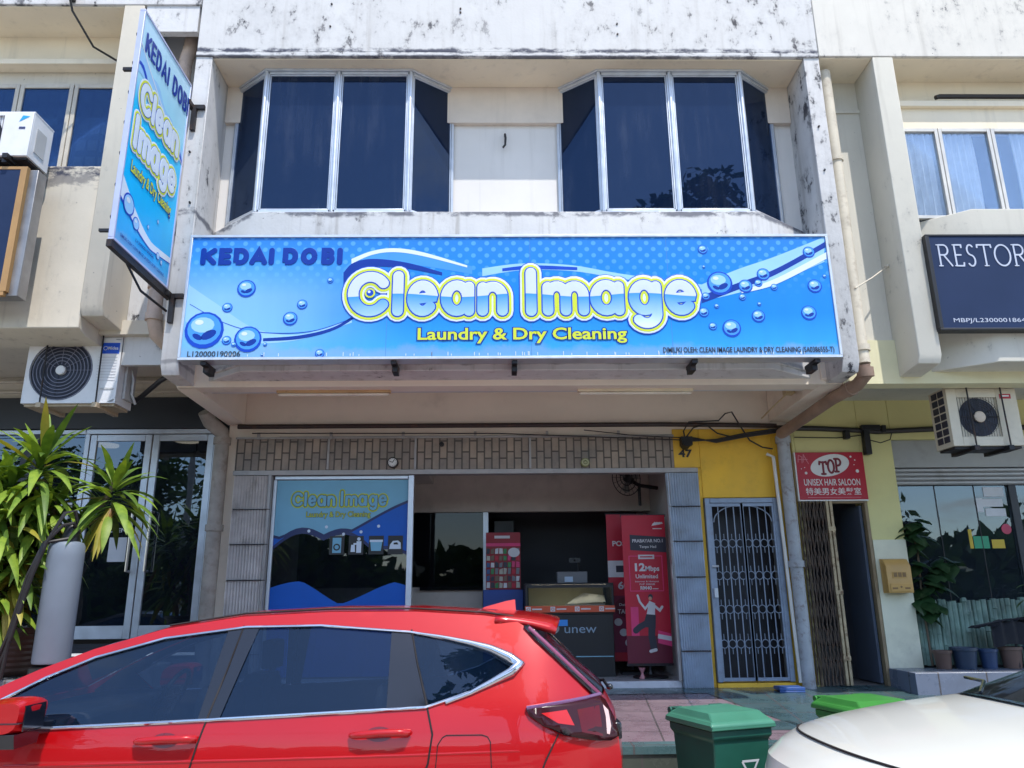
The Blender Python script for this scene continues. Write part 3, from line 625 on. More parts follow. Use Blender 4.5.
MB().plan([(4.267, 7.49), (4.86, 7.06), (X1, 7.06), (X1, 7.52), (4.267, 7.52)], 3.86, 5.50).build('spandrel', creamr, rh, bevel=.008)
MB().prof([(7.41, 3.74), (7.6, 3.74), (7.6, 4.1), (9.3, 4.1), (9.3, 4.2), (7.41, 4.2)], X0, X1).build('walkway_ceiling', M('pale_lemon_soffit', (.72, .68, .45), .7, var=.06), rh)
wf = M('cream_window_frame', (.60, .58, .54), .45, metal=.2)
segs = [((4.28, 7.3), (4.80, 7.3)), ((4.80, 7.3), (5.38, 7.3)), ((5.38, 7.3), (5.96, 7.3)), ((5.96, 7.3), (6.56, 7.3)), ((6.56, 7.3), (7.2, 7.3))]
for k, (a, c) in enumerate(segs):
    u = Vector((c[0]-a[0], c[1]-a[1], 0)); L = u.length; u.normalize(); n_ = Vector((u.y, -u.x, 0)); F = frame((a[0], a[1], 0), u, (0, 0, 1), n_)
    fr_ = MB()
    for q in ((.004, .04, 5.51, 6.595), (L-.04, L-.004, 5.51, 6.595), (.041, L-.041, 6.555, 6.595), (.041, L-.041, 5.51, 5.545)):
        fr_.slab([(q[0], q[2]), (q[1], q[2]), (q[1], q[3]), (q[0], q[3])], F, -.03, .015)
    f = fr_.build('window', wf, rh, bevel=.003)
    MB().slab([(.042, 5.547), (L-.042, 5.547), (L-.042, 6.553), (.042, 6.553)], F, -.012, -.007).build('pane', GL('bluish_clear_glass', (.008, .014, .025), (.88, .91, .94), .0, .5), f)
    spans = {0: [(0, 1)], 1: [(0, .72)], 2: [(.42, 1)], 3: [(0, .6)], 4: [(.3, 1)]}[k]
    for s0, s1 in spans:
        cv = MB().grid(46, 8, lambda p, q, s0=s0, s1=s1, F=F, L=L: F((s0+(s1-s0)*p)*L*(.96)+.02*L, 5.54+1.03*q, -.065+.03*math.sin(p*(s1-s0)*52+.7*math.sin(q*3))))
        cv.build('curtain', M('pale_blue_curtain', (.82, .84, .86), .8, var=.12, vs=12), f)
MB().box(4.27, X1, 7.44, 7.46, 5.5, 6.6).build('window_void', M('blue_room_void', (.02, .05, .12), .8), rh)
# ground floor: lemon wall, doorway, shop window
MB().box(X0, 3.498, 8.94, 9.25, .70, 4.09).box(4.275, 4.66, 8.94, 9.25, .70, 4.09).box(3.50, 4.273, 8.94, 9.25, 2.765, 4.09).box(4.662, X1, 8.94, 9.25, 3.47, 4.09).build('front_wall', lemon, rh, bevel=.006)
MB().box(4.278, 4.657, 8.928, 8.938, .9, 2.3).build('pale_wall_patch', M('pale_patch_yellow', (.72, .70, .54), .7, var=.1, dirt=.3), rh)  # flat sheet, paler than the wall, on the lower pilaster
b = MB().box(3.50, 3.535, 8.925, 9.0, .73, 2.76).box(4.235, 4.272, 8.925, 9.0, .73, 2.76).box(3.537, 4.233, 8.925, 9.0, 2.72, 2.76)
fr_ = b.build('door_frame', M('worn_wood_frame', (.30, .22, .13), .6, var=.3, dirt=.5), rh, bevel=.004)
# folding gate, half open
rustg = M('rusty_cream_gate', (.46, .36, .22), .6, var=.3, rust=.9, vs=9)
rustd = M('rusty_brown_gate', (.085, .058, .042), .65, var=.4, rust=.6, vs=9)
b = MB()
for k in range(8):
    x = 3.45+k*.042; b.box(x-.007, x+.007, 8.87+.015*(k % 2), 8.885+.015*(k % 2), .75, 2.74)
for j in range(7):
    z = .86+j*.27
    for k in range(7):
        x = 3.45+k*.042; b.tube([(x, 8.865, z), (x+.042, 8.865, z+.24)], .0045, 5); b.tube([(x, 8.862, z+.24), (x+.042, 8.862, z)], .0045, 5)
g = b.build('folding_gate', rustd, rh)
b = MB().box(3.755, 3.785, 8.86, 8.91, .745, 2.74).box(3.80, 3.83, 8.86, 8.91, .745, 2.74)
for z in (1.0, 1.7, 2.4): b.box(3.75, 3.835, 8.853, 8.86, z, z+.05)
b.build('gate_post', rustg, g, bevel=.003)
# stairwell
b = MB().box(3.46, 3.52, 9.25, 13, .7, 4.0).box(4.30, 4.36, 9.25, 13, .7, 4.0).box(3.52, 4.30, 12.9, 13, .7, 4.0)
b.build('stairwell_wall', M('bluish_stair_wall', (.20, .21, .26), .7, var=.15, dirt=.3), rh)
b = MB()
for k in range(9): b.box(3.521, 4.299, 9.9+k*.26, 12.9, .72+k*.18, .72+(k+1)*.18-.002)
b.box(3.521, 4.299, 9.0, 9.9, .66, .735); b.build('stair', M('cement_step', (.17, .16, .155), .7, var=.2, dirt=.4), rh)
MB().tube([(3.60, 9.8, 1.75), (3.60, 11.6, 3.0)], .025, 8).tube([(3.60, 9.8, .8), (3.60, 9.8, 1.76)], .018, 6).build('handrail', iron, rh)
MB().box(3.56, 4.29, 9.26, 9.29, .7+2.1, 3.3).build('door_head', greyin, rh)
MB().box(4.20, 4.232, 9.01, 9.55, .75, 2.7).build('inner_door', M('dull_blue_door', (.10, .12, .17), .5, var=.15), rh)
# salon window
MB().box(4.662, X1, 8.98, 9.25, 3.14, 3.468).build('shutter_housing', M('grey_sheet_metal', (.36, .36, .35), .5, var=.1, metal=.2, dirt=.25), rh, bevel=.004)
b = MB()
for k in range(4): b.prof([(9.01, 2.935+k*.05), (8.985, 2.95+k*.05), (8.985, 2.97+k*.05), (9.01, 2.983+k*.05)], 4.662, X1)
b.build('roller_shutter', M('grey_roller_slats', (.46, .46, .46), .45, metal=.2, var=.15, dirt=.6, vs=3), rh)
b = MB().box(4.662, 4.70, 9.03, 9.09, .93, 2.93).box(4.702, X1, 9.03, 9.09, .93, 1.0)
for x in (6.02, 8.0): b.box(x, x+.09, 9.02, 9.10, 1.0, 2.93)
b.build('window_frame', charc, rh, bevel=.004)
for x0, x1 in ((4.702, 6.018), (6.112, 7.998), (8.092, X1)):
    MB().box(x0, x1, 9.055, 9.061, 1.002, 2.928).build('shop_pane', GL('salon_glass', (.004, .006, .010), (.55, .60, .62), .03, 1.2, refl=(.8, .9, 1.0)), rh)
for x in (5.15, 5.62):
    MB().box(x-.004, x+.004, 9.048, 9.054, 1.002, 2.928).build('glass_joint', black, rh)
b = MB(); random.seed(8); x = 4.72
while x < 7.9:
    w_ = random.uniform(.045, .075); h = 1.62+random.uniform(-.02, .02); tilt = random.uniform(-.02, .02); z = .935
    pts = []; rr = []
    while z < h:
        for dz, k in ((0, 1.12), (.02, 1.0), (.15+random.uniform(-.03, .05), 1.0)):
            pts.append((x+tilt*(z-1.0), 9.015+random.uniform(-.004, .004), min(h+.001*len(pts), z+dz))); rr.append(w_*.5*k)
        z = pts[-1][2]+.012
    b.tube(pts, rr, 8); x += w_*.9
b.build('bamboo_screen', M('weathered_green_bamboo', (.20, .30, .25), .6, var=.5, vs=4), rh)
MB().box(4.66, X1, 11.5, 11.6, .9, 3.4).box(4.66, X1, 9.26, 11.5, 3.3, 3.46).box(4.66, X1, 9.06, 11.5, .85, .93).build('room_lining', M('dim_salon_paint', (.10, .10, .12), .7, var=.2), rh)
Fs = frame((0, 9.053, 0))
st = [M('green_sticker', C(40, 150, 110), .4), M('yellow_sticker', C(200, 170, 40), .4), lab, M('pink_sticker', C(190, 60, 90), .4), M('blue_sticker', C(50, 90, 190), .4)]
for q in ((5.52, 5.70, 2.20, 2.34, 0), (5.73, 5.88, 2.20, 2.30, 1), (5.47, 5.51, 2.20, 2.42, 1), (5.73, 5.97, 2.80, 2.91, 2), (5.70, 5.94, 2.68, 2.77, 2), (5.62, 5.70, 2.62, 2.78, 2), (5.72, 5.96, 2.57, 2.66, 2)):
    MB().slab([(q[0], q[2]), (q[1], q[2]), (q[1], q[3]), (q[0], q[3])], Fs, .0005, .002).build('window_sticker', st[q[4]], rh)
MB().disc(Fs, 5.93, 2.42, .06, .06, .002, 14, 0).build('window_sticker', st[3], rh, recalc=False)
# plinth under the window
MB().box(4.262, X1, 8.36, 8.925, .62, .915).build('plinth', tblue, rh, bevel=.006)

# ================= signs =================
def sign_mat(name, W, H, mode):
    m, t, b = newmat(name); co = nd(t, 'TexCoord').outputs['Object']; sp_ = nd(t, 'SeparateXYZ'); t.links.new(co, sp_.inputs[0])
    x, z = (sp_.outputs[0] if mode == 'x' else sp_.outputs[1]), sp_.outputs[2]
    v = math_(t, 'DIVIDE', z, H); u = math_(t, 'DIVIDE', x, W)
    if mode == 'x':
        nn = noise_(t, co, .55, 1, .3)
        base = ramp_(t, v, [(0, C(88, 176, 240)), (.22, C(128, 190, 238)), (.5, C(128, 186, 236)), (.80, C(62, 152, 230)), (1, C(38, 122, 210))])
        right = ramp_(t, v, [(0, C(52, 165, 240)), (.35, C(14, 132, 228)), (.7, C(22, 132, 226)), (1, C(40, 128, 212))])
        c = mix_(t, smooth_(t, math_(t, 'ADD', u, math_(t, 'MULTIPLY', math_(t, 'SUBTRACT', nn, .5), .25)), .02, .38), base, right)
        mp = nd(t, 'Mapping'); t.links.new(co, mp.inputs[0]); mp.inputs['Rotation'].default_value = (0, R_(45), 0); mp.inputs['Scale'].default_value = (11, .001, 11)
        vo = nd(t, 'TexVoronoi', voronoi_dimensions='3D'); t.links.new(mp.outputs[0], vo.inputs['Vector']); vo.inputs['Scale'].default_value = 1; vo.inputs['Randomness'].default_value = 0
        dot = math_(t, 'MULTIPLY', math_(t, 'SUBTRACT', 1, smooth_(t, vo.outputs[0], .20, .30)), math_(t, 'MULTIPLY', smooth_(t, v, .45, .9), .42))
        c = mix_(t, dot, c, C(120, 195, 245))
    else:
        c = ramp_(t, v, [(0, C(0, 165, 238)), (.3, C(5, 190, 250)), (.60, C(40, 198, 250)), (.70, C(160, 222, 245)), (1, C(190, 228, 248))])
    g = noise_(t, co, 1.0, 5, .6, (5, 5, .6)); c = mix_(t, 1, c, ramp_(t, g, [(.3, .92), (.7, 1.0)]), 'MULTIPLY')
    k = smooth_(t, math_(t, 'SUBTRACT', math_(t, 'MULTIPLY', noise_(t, co, 4, 8, .7), .25), z), -.02, .07)
    c = mix_(t, math_(t, 'MULTIPLY', k, .35), c, (.35, .38, .42))
    t.links.new(c, b.inputs['Base Color']); b.inputs['Roughness'].default_value = .32; b.inputs['Specular IOR Level'].default_value = .4
    return m
pnav = M('print_royal_navy', C(4, 52, 150), .4, var=.03, spec=.3); pdk = M('print_deep_blue', C(12, 70, 190), .4, var=.06, spec=.3)
ppale = M('print_pale_blue', C(150, 200, 240), .4, var=.08, vs=2, spec=.3); pmid = M('print_mid_blue', C(70, 150, 232), .4, var=.1, vs=2, spec=.3)
pwh = M('print_white_blue', C(212, 226, 240), .4, var=.04, spec=.3); plime = M('print_lime_yellow', C(204, 216, 62), .4, var=.03, spec=.3)
pblk = M('print_black', (.02, .025, .04), .4)
def letterfill():
    m, t, b = newmat('print_letter_fill'); co = nd(t, 'TexCoord').outputs['Object']; s_ = nd(t, 'SeparateXYZ'); t.links.new(co, s_.inputs[0])
    z = math_(t, 'ADD', s_.outputs[2], math_(t, 'MULTIPLY', math_(t, 'SINE', math_(t, 'MULTIPLY', s_.outputs[0], 5.5)), .018))
    lo_ = ramp_(t, math_(t, 'DIVIDE', math_(t, 'SUBTRACT', z, .30), .32), [(0, C(214, 228, 244)), (.3, C(165, 203, 238)), (.98, C(48, 145, 222)), (1, C(30, 115, 205))])
    c = mix_(t, smooth_(t, z, .612, .618), lo_, C(200, 212, 232))
    t.links.new(c, b.inputs['Base Color']); b.inputs['Roughness'].default_value = .4; return m
pfill = letterfill()
# big shop sign
SX0, SX1, SZ0, SZ1, SYF = -2.94, 3.19, 3.84, 5.07, 6.80
ms = thing('shop_sign', 'long blue laundry sign with bubbles and big rounded white lettering above the walkway', 'sign', (SX0, SYF, SZ0))
bl = MB().box(SX0+.01, SX1-.01, SYF, SYF+.14, SZ0+.012, SZ1-.012).build('sign_face', [sign_mat('blue_sign_print', 6.13, 1.23, 'x')], ms)
b = MB()
for q in ((SX0-.012, SX1+.012, SZ1-.012, SZ1+.014), (SX0-.012, SX1+.012, SZ0-.014, SZ0+.012), (SX0-.012, SX0+.012, SZ0+.0125, SZ1-.0125), (SX1-.012, SX1+.012, SZ0+.0125, SZ1-.0125)):
    b.box(q[0], q[1], SYF-.014, SYF+.15, q[2], q[3])
b.build('sign_frame', alu, ms, bevel=.003)
for x in (-1.0, .12, 1.8, -2.75, 2.95):
    b = MB().box(x, x+.05, SYF+.02, 7.08, SZ0-.05, SZ0-.017).plan([(x, 6.9), (x+.05, 6.9), (x+.05, 7.06), (x, 7.06)], SZ0-.10, SZ0-.051)
    b.build('bracket', iron, ms)
FS = frame((SX0, SYF, SZ0))                      # sign units: metres from lower left corner
px2u = lambda px, py=295.0: (px-496.2)*(.009685-(py-237)*3.55e-6)-SX0
py2v = lambda py: (4.764-(py-265)*.010092)-SZ0
fu = lambda zx: px2u(330+zx*.3711); fv = lambda zy: py2v(250+zy*.3711)
pr = MB(); PM = [pnav, pdk, ppale, pmid, pwh, plime, pblk, pfill]
def curve(pts, n=26):
    out = []
    P = [pts[0]]+pts+[pts[-1]]
    for i in range(1, len(P)-2):
        for k in range(n//(len(pts)-1)+1):
            t = k/(n//(len(pts)-1)+1); a, b_, c, d = (Vector(P[j]) for j in (i-1, i, i+1, i+2))
            out.append(tuple(.5*((2*b_)+(c-a)*t+(2*a-5*b_+4*c-d)*t*t+(3*b_-a-3*c+d)*t**3)))
    return out+[tuple(pts[-1])]
def pxc(pts, n=26): return [(min(6.115, max(.015, px2u(a, b_))), py2v(b_)) for a, b_ in curve(pts, n)]
def ribbon(top, bot, d, m, n=26):
    T, B = pxc(top, n), pxc(bot, n); k = min(len(T), len(B)); pr.band(FS, T[:k], B[:k], d, m)
# left swoosh, water under it, and the wave behind the logo
ribbon([(185, 281), (215, 302), (255, 328), (300, 333), (350, 318)], [(185, 320), (215, 338), (255, 342), (300, 338), (350, 322)], .0010, 2)
ribbon([(262, 337), (300, 334), (335, 325), (365, 305)], [(262, 340), (300, 337.5), (335, 328), (365, 309)], .0022, 0)
ribbon([(190, 303), (225, 322), (262, 331), (310, 330), (352, 317)], [(190, 303.6), (225, 322.7), (262, 331.8), (310, 330.8), (352, 317.6)], .0022, 1)
ribbon([(342, 268), (362, 252), (390, 247), (425, 252), (470, 266)], [(342, 290), (362, 268), (390, 262), (425, 266), (470, 274)], .0010, 3)
ribbon([(350, 258), (370, 250), (392, 247), (420, 251), (465, 265)], [(350, 263), (370, 254), (392, 251), (420, 255), (465, 267)], .0022, 4)
ribbon([(342, 272), (352, 262), (372, 258), (405, 262), (440, 272)], [(342, 284), (352, 272), (372, 266), (405, 268), (440, 275)], .0034, 0)
ribbon([(480, 268), (520, 263), (570, 265), (620, 274), (700, 285)], [(480, 276), (520, 270), (570, 271), (620, 279), (700, 290)], .0010, 2)
ribbon([(500, 268), (530, 265), (575, 267)], [(500, 271), (530, 269), (575, 270)], .0022, 1, 16)
# right swoosh
ribbon([(700, 285), (735, 270), (775, 256), (824, 235.8)], [(700, 302), (735, 294), (775, 283), (824, 262)], .0010, 2)
ribbon([(700, 296), (735, 284), (775, 269), (825, 241)], [(700, 304), (735, 291), (775, 275), (825, 247)], .0022, 0)
ribbon([(740, 291), (775, 279), (826, 252)], [(740, 294), (775, 285), (826, 259)], .0034, 4, 16)
def bubble(px, py, rp, d=.0040, wob=0):
    u, v, r = px2u(px, py), py2v(py), rp*.0098
    pr.disc(FS, u, v, r, r, d, 18, 1); pr.disc(FS, u, v+r*.06, r*.86, r*.84, d+.0009, 18, 3)
    pr.disc(FS, u-r*.1, v+r*.28, r*.60, r*.42, d+.0018, 14, 2); pr.disc(FS, u+r*.25, v-r*.25, r*.42, r*.22, d+.0018, 12, 0, .5)
    pr.disc(FS, u-r*.32, v-r*.36, r*.28, r*.14, d+.0018, 10, 0, -.5); pr.disc(FS, u-r*.28, v+r*.42, r*.22, r*.14, d+.0027, 10, 4)
for q in ((246, 288, 9), (227, 307, 5), (301, 304, 5), (289, 318, 7), (329, 280, 3), (318, 352, 4.5), (204, 329, 18.5), (247, 338, 13), (226, 339, 4.5), (233, 343, 2.5), (264, 343, 2), (261, 353, 1.5),
          (701, 249, 4.8), (718, 284, 12.5), (744, 287, 7), (757, 284, 4), (762, 275, 6.5), (808, 252, 6), (773, 288, 3.5), (741, 298, 3.5), (757, 317, 6.5), (730, 329, 9), (711, 327, 4), (814, 287, 7), (808, 314, 7.5), (824, 277, 2), (758, 305, 2), (715, 307, 2.5), (702, 313, 5), (702, 267, 1.6), (704, 297, 4)):
    bubble(*q)
for ch, a, c in (('K', 127, 203), ('E', 229, 288), ('D', 312, 384), ('A', 402, 488), ('I', 517, 519), ('D', 588, 660), ('O', 690, 768), ('B', 806, 866), ('I', 901, 903)):
    m_ = 8
    pr.strokes(place(ch, px2u(180+(a+m_*(ch != 'I'))/5.689, 255), px2u(180+(c-m_*(ch != 'I'))/5.689, 255), py2v(246.9+14.6), py2v(246.9+2.2)), 0.0265, FS, .0050, m=0)
for r, d, mi in ((.112, .0050, 1), (.103, .0068, 4), (.086, .0086, 5), (.0625, .0104, 1), (.0505, .0122, 7)):
    pr.strokes(logo_lines(fu, fv), r, FS, d, t=.0009, m=mi)
for i, rr in ((0, .062), (3, .0), (7, .0), (8, .0)):
    if rr:
        cx, cy = fu(103), fv(116); pr.disc(FS, cx, cy, .05, .05, .0150, 18, 5); pr.disc(FS, cx, cy, .034, .034, .0160, 16, 1); pr.disc(FS, cx-.008, cy+.01, .014, .014, .0170, 10, 4)
u0 = px2u(417); wd = px2u(622)-u0; vb = py2v(339)
for off, d, mi in ((.075, .0066, 0), (.022, .0080, 5)): pr.text('Laundry & Dry Cleaning', FS, u0, vb, wd, .112, d, mi, off)
pr.text('L120000190006', FS, px2u(187, 354), py2v(354.5), px2u(238)-px2u(187), .052, .0050, 6, .012)
pr.text('DIMILIKI OLEH: CLEAN IMAGE LAUNDRY & DRY CLEANING (SA0386555-T)', FS, px2u(661, 352), py2v(352.5), px2u(830)-px2u(661), .052, .0050, 6, .014)
random.seed(2)
for k in range(60):
    u = random.uniform(.3, 6.0); pr.rect(FS, u, u+.006, .02, .03+random.uniform(.008, .03), .0050, 4)
pr.build('lettering', PM, ms, recalc=False, smooth=0)
b = MB()
for x in (-1.05, .3, 1.62): b.box(x, x+.004, SYF-.0012, SYF-.0004, SZ0+.012, SZ1-.012)
b.build('sheet_seam', M('seam_blue', C(70, 130, 190), .4), ms)
# projecting sign at the left fin
VX, VY0, VY1, VZ0, VZ1 = -3.17, 5.83, 6.90, 4.58, 6.83
vsn = thing('projecting_sign', 'tall blue laundry sign projecting from the left fin, lettering running down it', 'sign', (VX, VY0, VZ0))
MB().box(VX-.035, VX-.001, VY0+.008, VY1-.008, VZ0+.01, VZ1-.01).build('sign_face', sign_mat('cyan_sign_print', 1.07, 2.25, 'y'), vsn)
b = MB()
for q in ((VY0-.005, VY1+.005, VZ1-.012, VZ1+.01), (VY0-.005, VY1+.005, VZ0-.01, VZ0+.012), (VY0-.006, VY0+.014, VZ0+.013, VZ1-.013), (VY1-.014, VY1+.006, VZ0+.013, VZ1-.013)):
    b.box(VX-.04, VX+.008, q[0], q[1], q[2], q[3])
b.build('sign_frame', M('pale_lavender_frame', (.50, .54, .74), .4, metal=.2), vsn, bevel=.003)
b = MB().box(VX-.045, VX-.0, VY0-.01, 7.02, VZ0-.075, VZ0-.015)
b.tube([(VX-.05, 6.2, VZ0-.06), (VX-.05, 6.5, VZ0-.19), (VX-.02, 6.98, VZ0-.2)], .012, 6); b.build('bottom_rail', iron, vsn)
for z in (VZ0-.07, VZ1-.22): MB().box(VX-.02, VX+.02, 6.88, 7.01, z, z+.05).box(VX-.02, VX+.13, 6.965, 7.0, z, z+.045).box(VX+.005, VX+.05, 6.96, 7.004, z-.25, z+.04).build('bracket', iron, vsn)
MB().box(VX-.28, VX-.041, 6.1, 6.13, VZ0+.2, VZ0+.225).build('peg', iron, vsn); MB().box(VX-.22, VX-.041, 6.0, 6.03, VZ1-.5, VZ1-.47).build('peg', iron, vsn)
for k in range(7): MB().cyl((VX-.05, VY0+.02, VZ0+.2+k*.3), (VX-.035, VY0+.02, VZ0+.2+k*.3), .02, n=8).build('screw', iron, vsn)
FV = frame((VX, VY0, VZ0), (0, 1, 0), (0, 0, 1), (1, 0, 0)); pr = MB()
Wv, Hv = 1.07, 2.25
pr.band(FV, [(u*Wv/20, 1.86-.42*(u/20)**1.3+.03*math.sin(u)) for u in range(21)], [(u*Wv/20, 1.62-.30*(u/20)+.05*math.sin(u*.7)) for u in range(21)], .001, 2)
pr.band(FV, [(u*Wv/20, 1.73-.36*(u/20)+.05*math.sin(u*.8)) for u in range(21)], [(u*Wv/20, 1.69-.36*(u/20)+.045*math.sin(u*.8+.3)) for u in range(21)], .0022, 1)
pr.band(FV, [(u*Wv/20, 1.95-.62*(u/20)**.9) for u in range(21)], [(u*Wv/20, 1.93-.62*(u/20)**.9) for u in range(21)], .0022, 4)
pr.band(FV, [(u*Wv/20, .62-.35*math.sin(min(1, u/14)*1.57)+.10*max(0, u/20-.6)) for u in range(21)], [(u*Wv/20, .40-.20*math.sin(min(1, u/14)*1.57)+.14*max(0, u/20-.6)) for u in range(21)], .001, 4)
pr.band(FV, [(u*Wv/20, .42-.22*math.sin(min(1, u/14)*1.57)+.14*max(0, u/20-.6)) for u in range(21)], [(u*Wv/20, .39-.20*math.sin(min(1, u/14)*1.57)+.14*max(0, u/20-.6)) for u in range(21)], .0022, 1)
for u, v, r in ((.17, .40, .10), (.33, .30, .06), (.55, .38, .02), (.8, .21, .035), (.88, .18, .025), (.72, .52, .02)):
    pr.disc(FV, u, v, r, r, .004, 16, 1); pr.disc(FV, u, v, r*.84, r*.84, .005, 16, 2); pr.disc(FV, u-.2*r, v+.3*r, r*.35, r*.25, .006, 10, 4)
xs = 0.10
for ch, w_ in (('K', .07), ('E', .06), ('D', .075), ('A', .085), ('I', 0), (' ', .03), ('D', .075), ('O', .08), ('B', .065), ('I', 0)):
    if ch != ' ': pr.strokes(place(ch, xs, xs+max(w_, .001), 1.90, 2.07), .018, FV, .005, m=0)
    xs += w_+.045
l1 = logo_lines(lambda x: .14+(x-58)*.00192, lambda y: 1.47+(118-y)*.0026, range(0, 5))
l2 = logo_lines(lambda x: .10+(x-525)*.00188, lambda y: 1.07+(118-y)*.0026, range(5, 10))
for r, d, mi in ((.075, .005, 4), (.060, .0068, 5), (.040, .0086, 1), (.034, .0104, 4)):
    pr.strokes(l1+l2, r, FV, d, t=.0009, m=mi)
for off, d, mi in ((.06, .0056, 0), (.02, .0068, 5)): pr.text('Laundry & Dry Cleaning', FV, .12, .70, .82, .105, d, mi, off)
pr.text('L120000190006', FV, .36, .145, .36, .03, .005, 0, .01); pr.text('DIMILIKI OLEH: CLEAN IMAGE LAUNDRY & DRY CLEANING', FV, .1, .07, .86, .03, .005, 0, .01)
pr.build('lettering', PM, vsn, recalc=False, smooth=0)
# restaurant sign
navyb = M('navy_sign_board', (.016, .032, .085), .55, spec=.2, var=.15, vs=2)
rs = thing('restaurant_sign', 'navy blue restaurant sign with thin silver serif capitals on the upper right wall', 'sign', (4.27, 6.95, 4.16))
MB().box(4.27, 7.6, 6.95, 7.055, 4.16, 5.14).build('sign_face', navyb, rs)
b = MB()
for q in ((4.255, 7.61, 5.135, 5.155), (4.255, 7.61, 4.145, 4.165), (4.252, 4.29, 4.166, 5.134), (7.58, 7.612, 4.166, 5.134)): b.box(q[0], q[1], 6.94, 7.056, q[2], q[3])
b.build('sign_frame', black, rs, bevel=.003)
FR = frame((4.25, 6.95, 4.16)); pr = MB()
SER = {'R': ([[(.15, 0), (.15, 1)], [(.15, 1), (.5, 1)]+arc(.5, .76, .3, .24, 85, -85, 8)+[(.5, .52), (.15, .52)], [(.45, .52), (.98, .0)]], [(.02, .28, 0), (.0, .2, 1)]),
 'E': ([[(.2, 0), (.2, 1)], [(.2, 1), (.85, 1), (.85, .88)], [(.2, .52), (.72, .52)], [(.2, 0), (.88, 0), (.92, .14)]], [(.05, .3, 0), (.05, .3, 1)]),
 'S': ([arc(.5, .76, .32, .24, 40, 260, 12)+arc(.48, .25, .36, .26, 85, -145, 12)], []),
 'T': ([[(.5, 0), (.5, 1)], [(0, .88), (.02, 1), (.98, 1), (1, .88)]], [(.36, .64, 0)]),
 'O': ([arc(.5, .5, .47, .5, 0, 360, 26)], []), 'N': ([[(.15, 0), (.15, 1)], [(.15, 1), (.85, 0)], [(.85, 0), (.85, 1)]], [(.02, .28, 0), (.72, .98, 1)]),
 'A': ([[(.05, 0), (.5, 1)], [(.5, 1), (.95, 0)], [(.22, .35), (.78, .35)]], [(-.05, .17, 0), (.82, 1.05, 0)])}
u = .10
for ch in 'RESTORAN':
    wd = {'E': .105, 'S': .10, 'R': .135, 'O': .165, 'N': .15, 'T': .14, 'A': .15}[ch]; st_, se = SER[ch]
    for L in st_: pr.strokes([[(u+wd*a, .655+.225*b_) for a, b_ in L]], .0085, FR, .004, m=0)
    for a, c, h in se: pr.strokes([[(u+wd*a, .655+.225*h), (u+wd*c, .655+.225*h)]], .006, FR, .0055, m=0)
    u += wd+.022
pr.text('MBPJ/L230000186484/2016', FR, .15, .065, 1.0, .042, .004, 0, .0)
pr.build('lettering', M('silver_lettering', (.50, .53, .62), .4, metal=.2), rs, recalc=False)
# hair salon sign
redb = M('red_sign_board', C(176, 22, 44), .4, var=.08, vs=3); swhite = M('sign_white', (.72, .70, .68), .45, var=.06); smar = M('sign_maroon', C(120, 20, 36), .45)
ts = thing('salon_sign', 'red hair salon sign with white oval and Chinese characters over the stair doorway', 'sign', (3.465, 8.88, 2.757))
TW, TH = .805, .555
MB().box(3.47, 3.465+TW, 8.88, 8.935, 2.757, 2.757+TH).build('sign_face', redb, ts, bevel=.003)
MB().box(3.453, 3.469, 8.878, 8.937, 2.757, 2.757+TH).box(3.453, 3.465+TW, 8.879, 8.937, 2.742, 2.756).build('sign_edge', swhite, ts)
FT = frame((3.465, 8.88, 2.757)); pr = MB()
pr.disc(FT, .40, .40, .235, .125, .0015, 32, 0, .22)
for ch, a, c in (('T', .275, .36), ('O', .375, .445), ('P', .46, .53)):
    st_ = {'T': [[(.5, 0), (.5, .95)], [(0, .78), (.06, .97), (.5, .92), (.94, .97), (1, .78)], [(.25, .02), (.75, .02)]], 'O': [arc(.5, .5, .5, .5, 0, 360, 20)], 'P': [[(.2, 0), (.2, 1)], [(.2, 1), (.5, 1)]+arc(.5, .74, .45, .26, 85, -85, 8)+[(.2, .48)], [(-.05, 0), (.5, 0)], [(-.05, 1), (.2, 1)]]}[ch]
    pr.strokes([[(a+(c-a)*x, .315+.15*y+(a-.4)*.16) for x, y in L] for L in st_], .0125, FT, .003, m=1)
pr.text('UNISEX HAIR SALOON', FT, .075, .165, .655, .075, .0025, 0, .012)
pr.text('特美男女美髮室', FT, .085, .062, .645, .062, .0025, 0, .006)
for k, (u, v, r) in enumerate(((.11, .31, .016), (.655, .50, .012), (.70, .46, .008), (.685, .405, .006), (.715, .33, .02), (.06, .36, .006), (.10, .375, .006))): pr.disc(FT, u, v, r, r, .0025, 12, 0)
for q in ([(.04, .52), (.03, .44)], [(.04, .52), (.08, .50), (.075, .43)], [(.10, .53), (.09, .44)], [(.10, .53), (.13, .46), (.15, .42)], [(.03, .47), (.14, .47)]): pr.strokes([q], .005, FT, .0025, m=2)
pr.rect(FT, .1, .72, .022, .028, .0025, 2)
pr.build('lettering', [swhite, smar, M('sign_faded_pink', C(205, 120, 130), .5)], ts, recalc=False)
# dark sign board at far left
ls = thing('wall_sign', 'dark navy box sign with tan edge hanging at the upper far left', 'sign', (-5.3, 6.62, 4.42))
MB().box(-6.6, -4.56, 6.62, 6.64, 4.44, 5.69).build('sign_face', navyb, ls)
MB().box(-6.6, -4.52, 6.615, 6.66, 4.40, 4.44).box(-4.56, -4.50, 6.612, 6.66, 4.44, 5.69).box(-6.6, -4.5, 6.615, 6.66, 5.691, 5.72).build('sign_frame', M('tan_wood_trim', (.42, .24, .09), .5, var=.15), ls)
MB().box(-6.6, -4.42, 6.661, 6.80, 4.41, 5.71).build('sign_box', M('tarnished_sheet', (.32, .31, .31), .4, metal=.6, var=.35, vs=4), ls, bevel=.006)

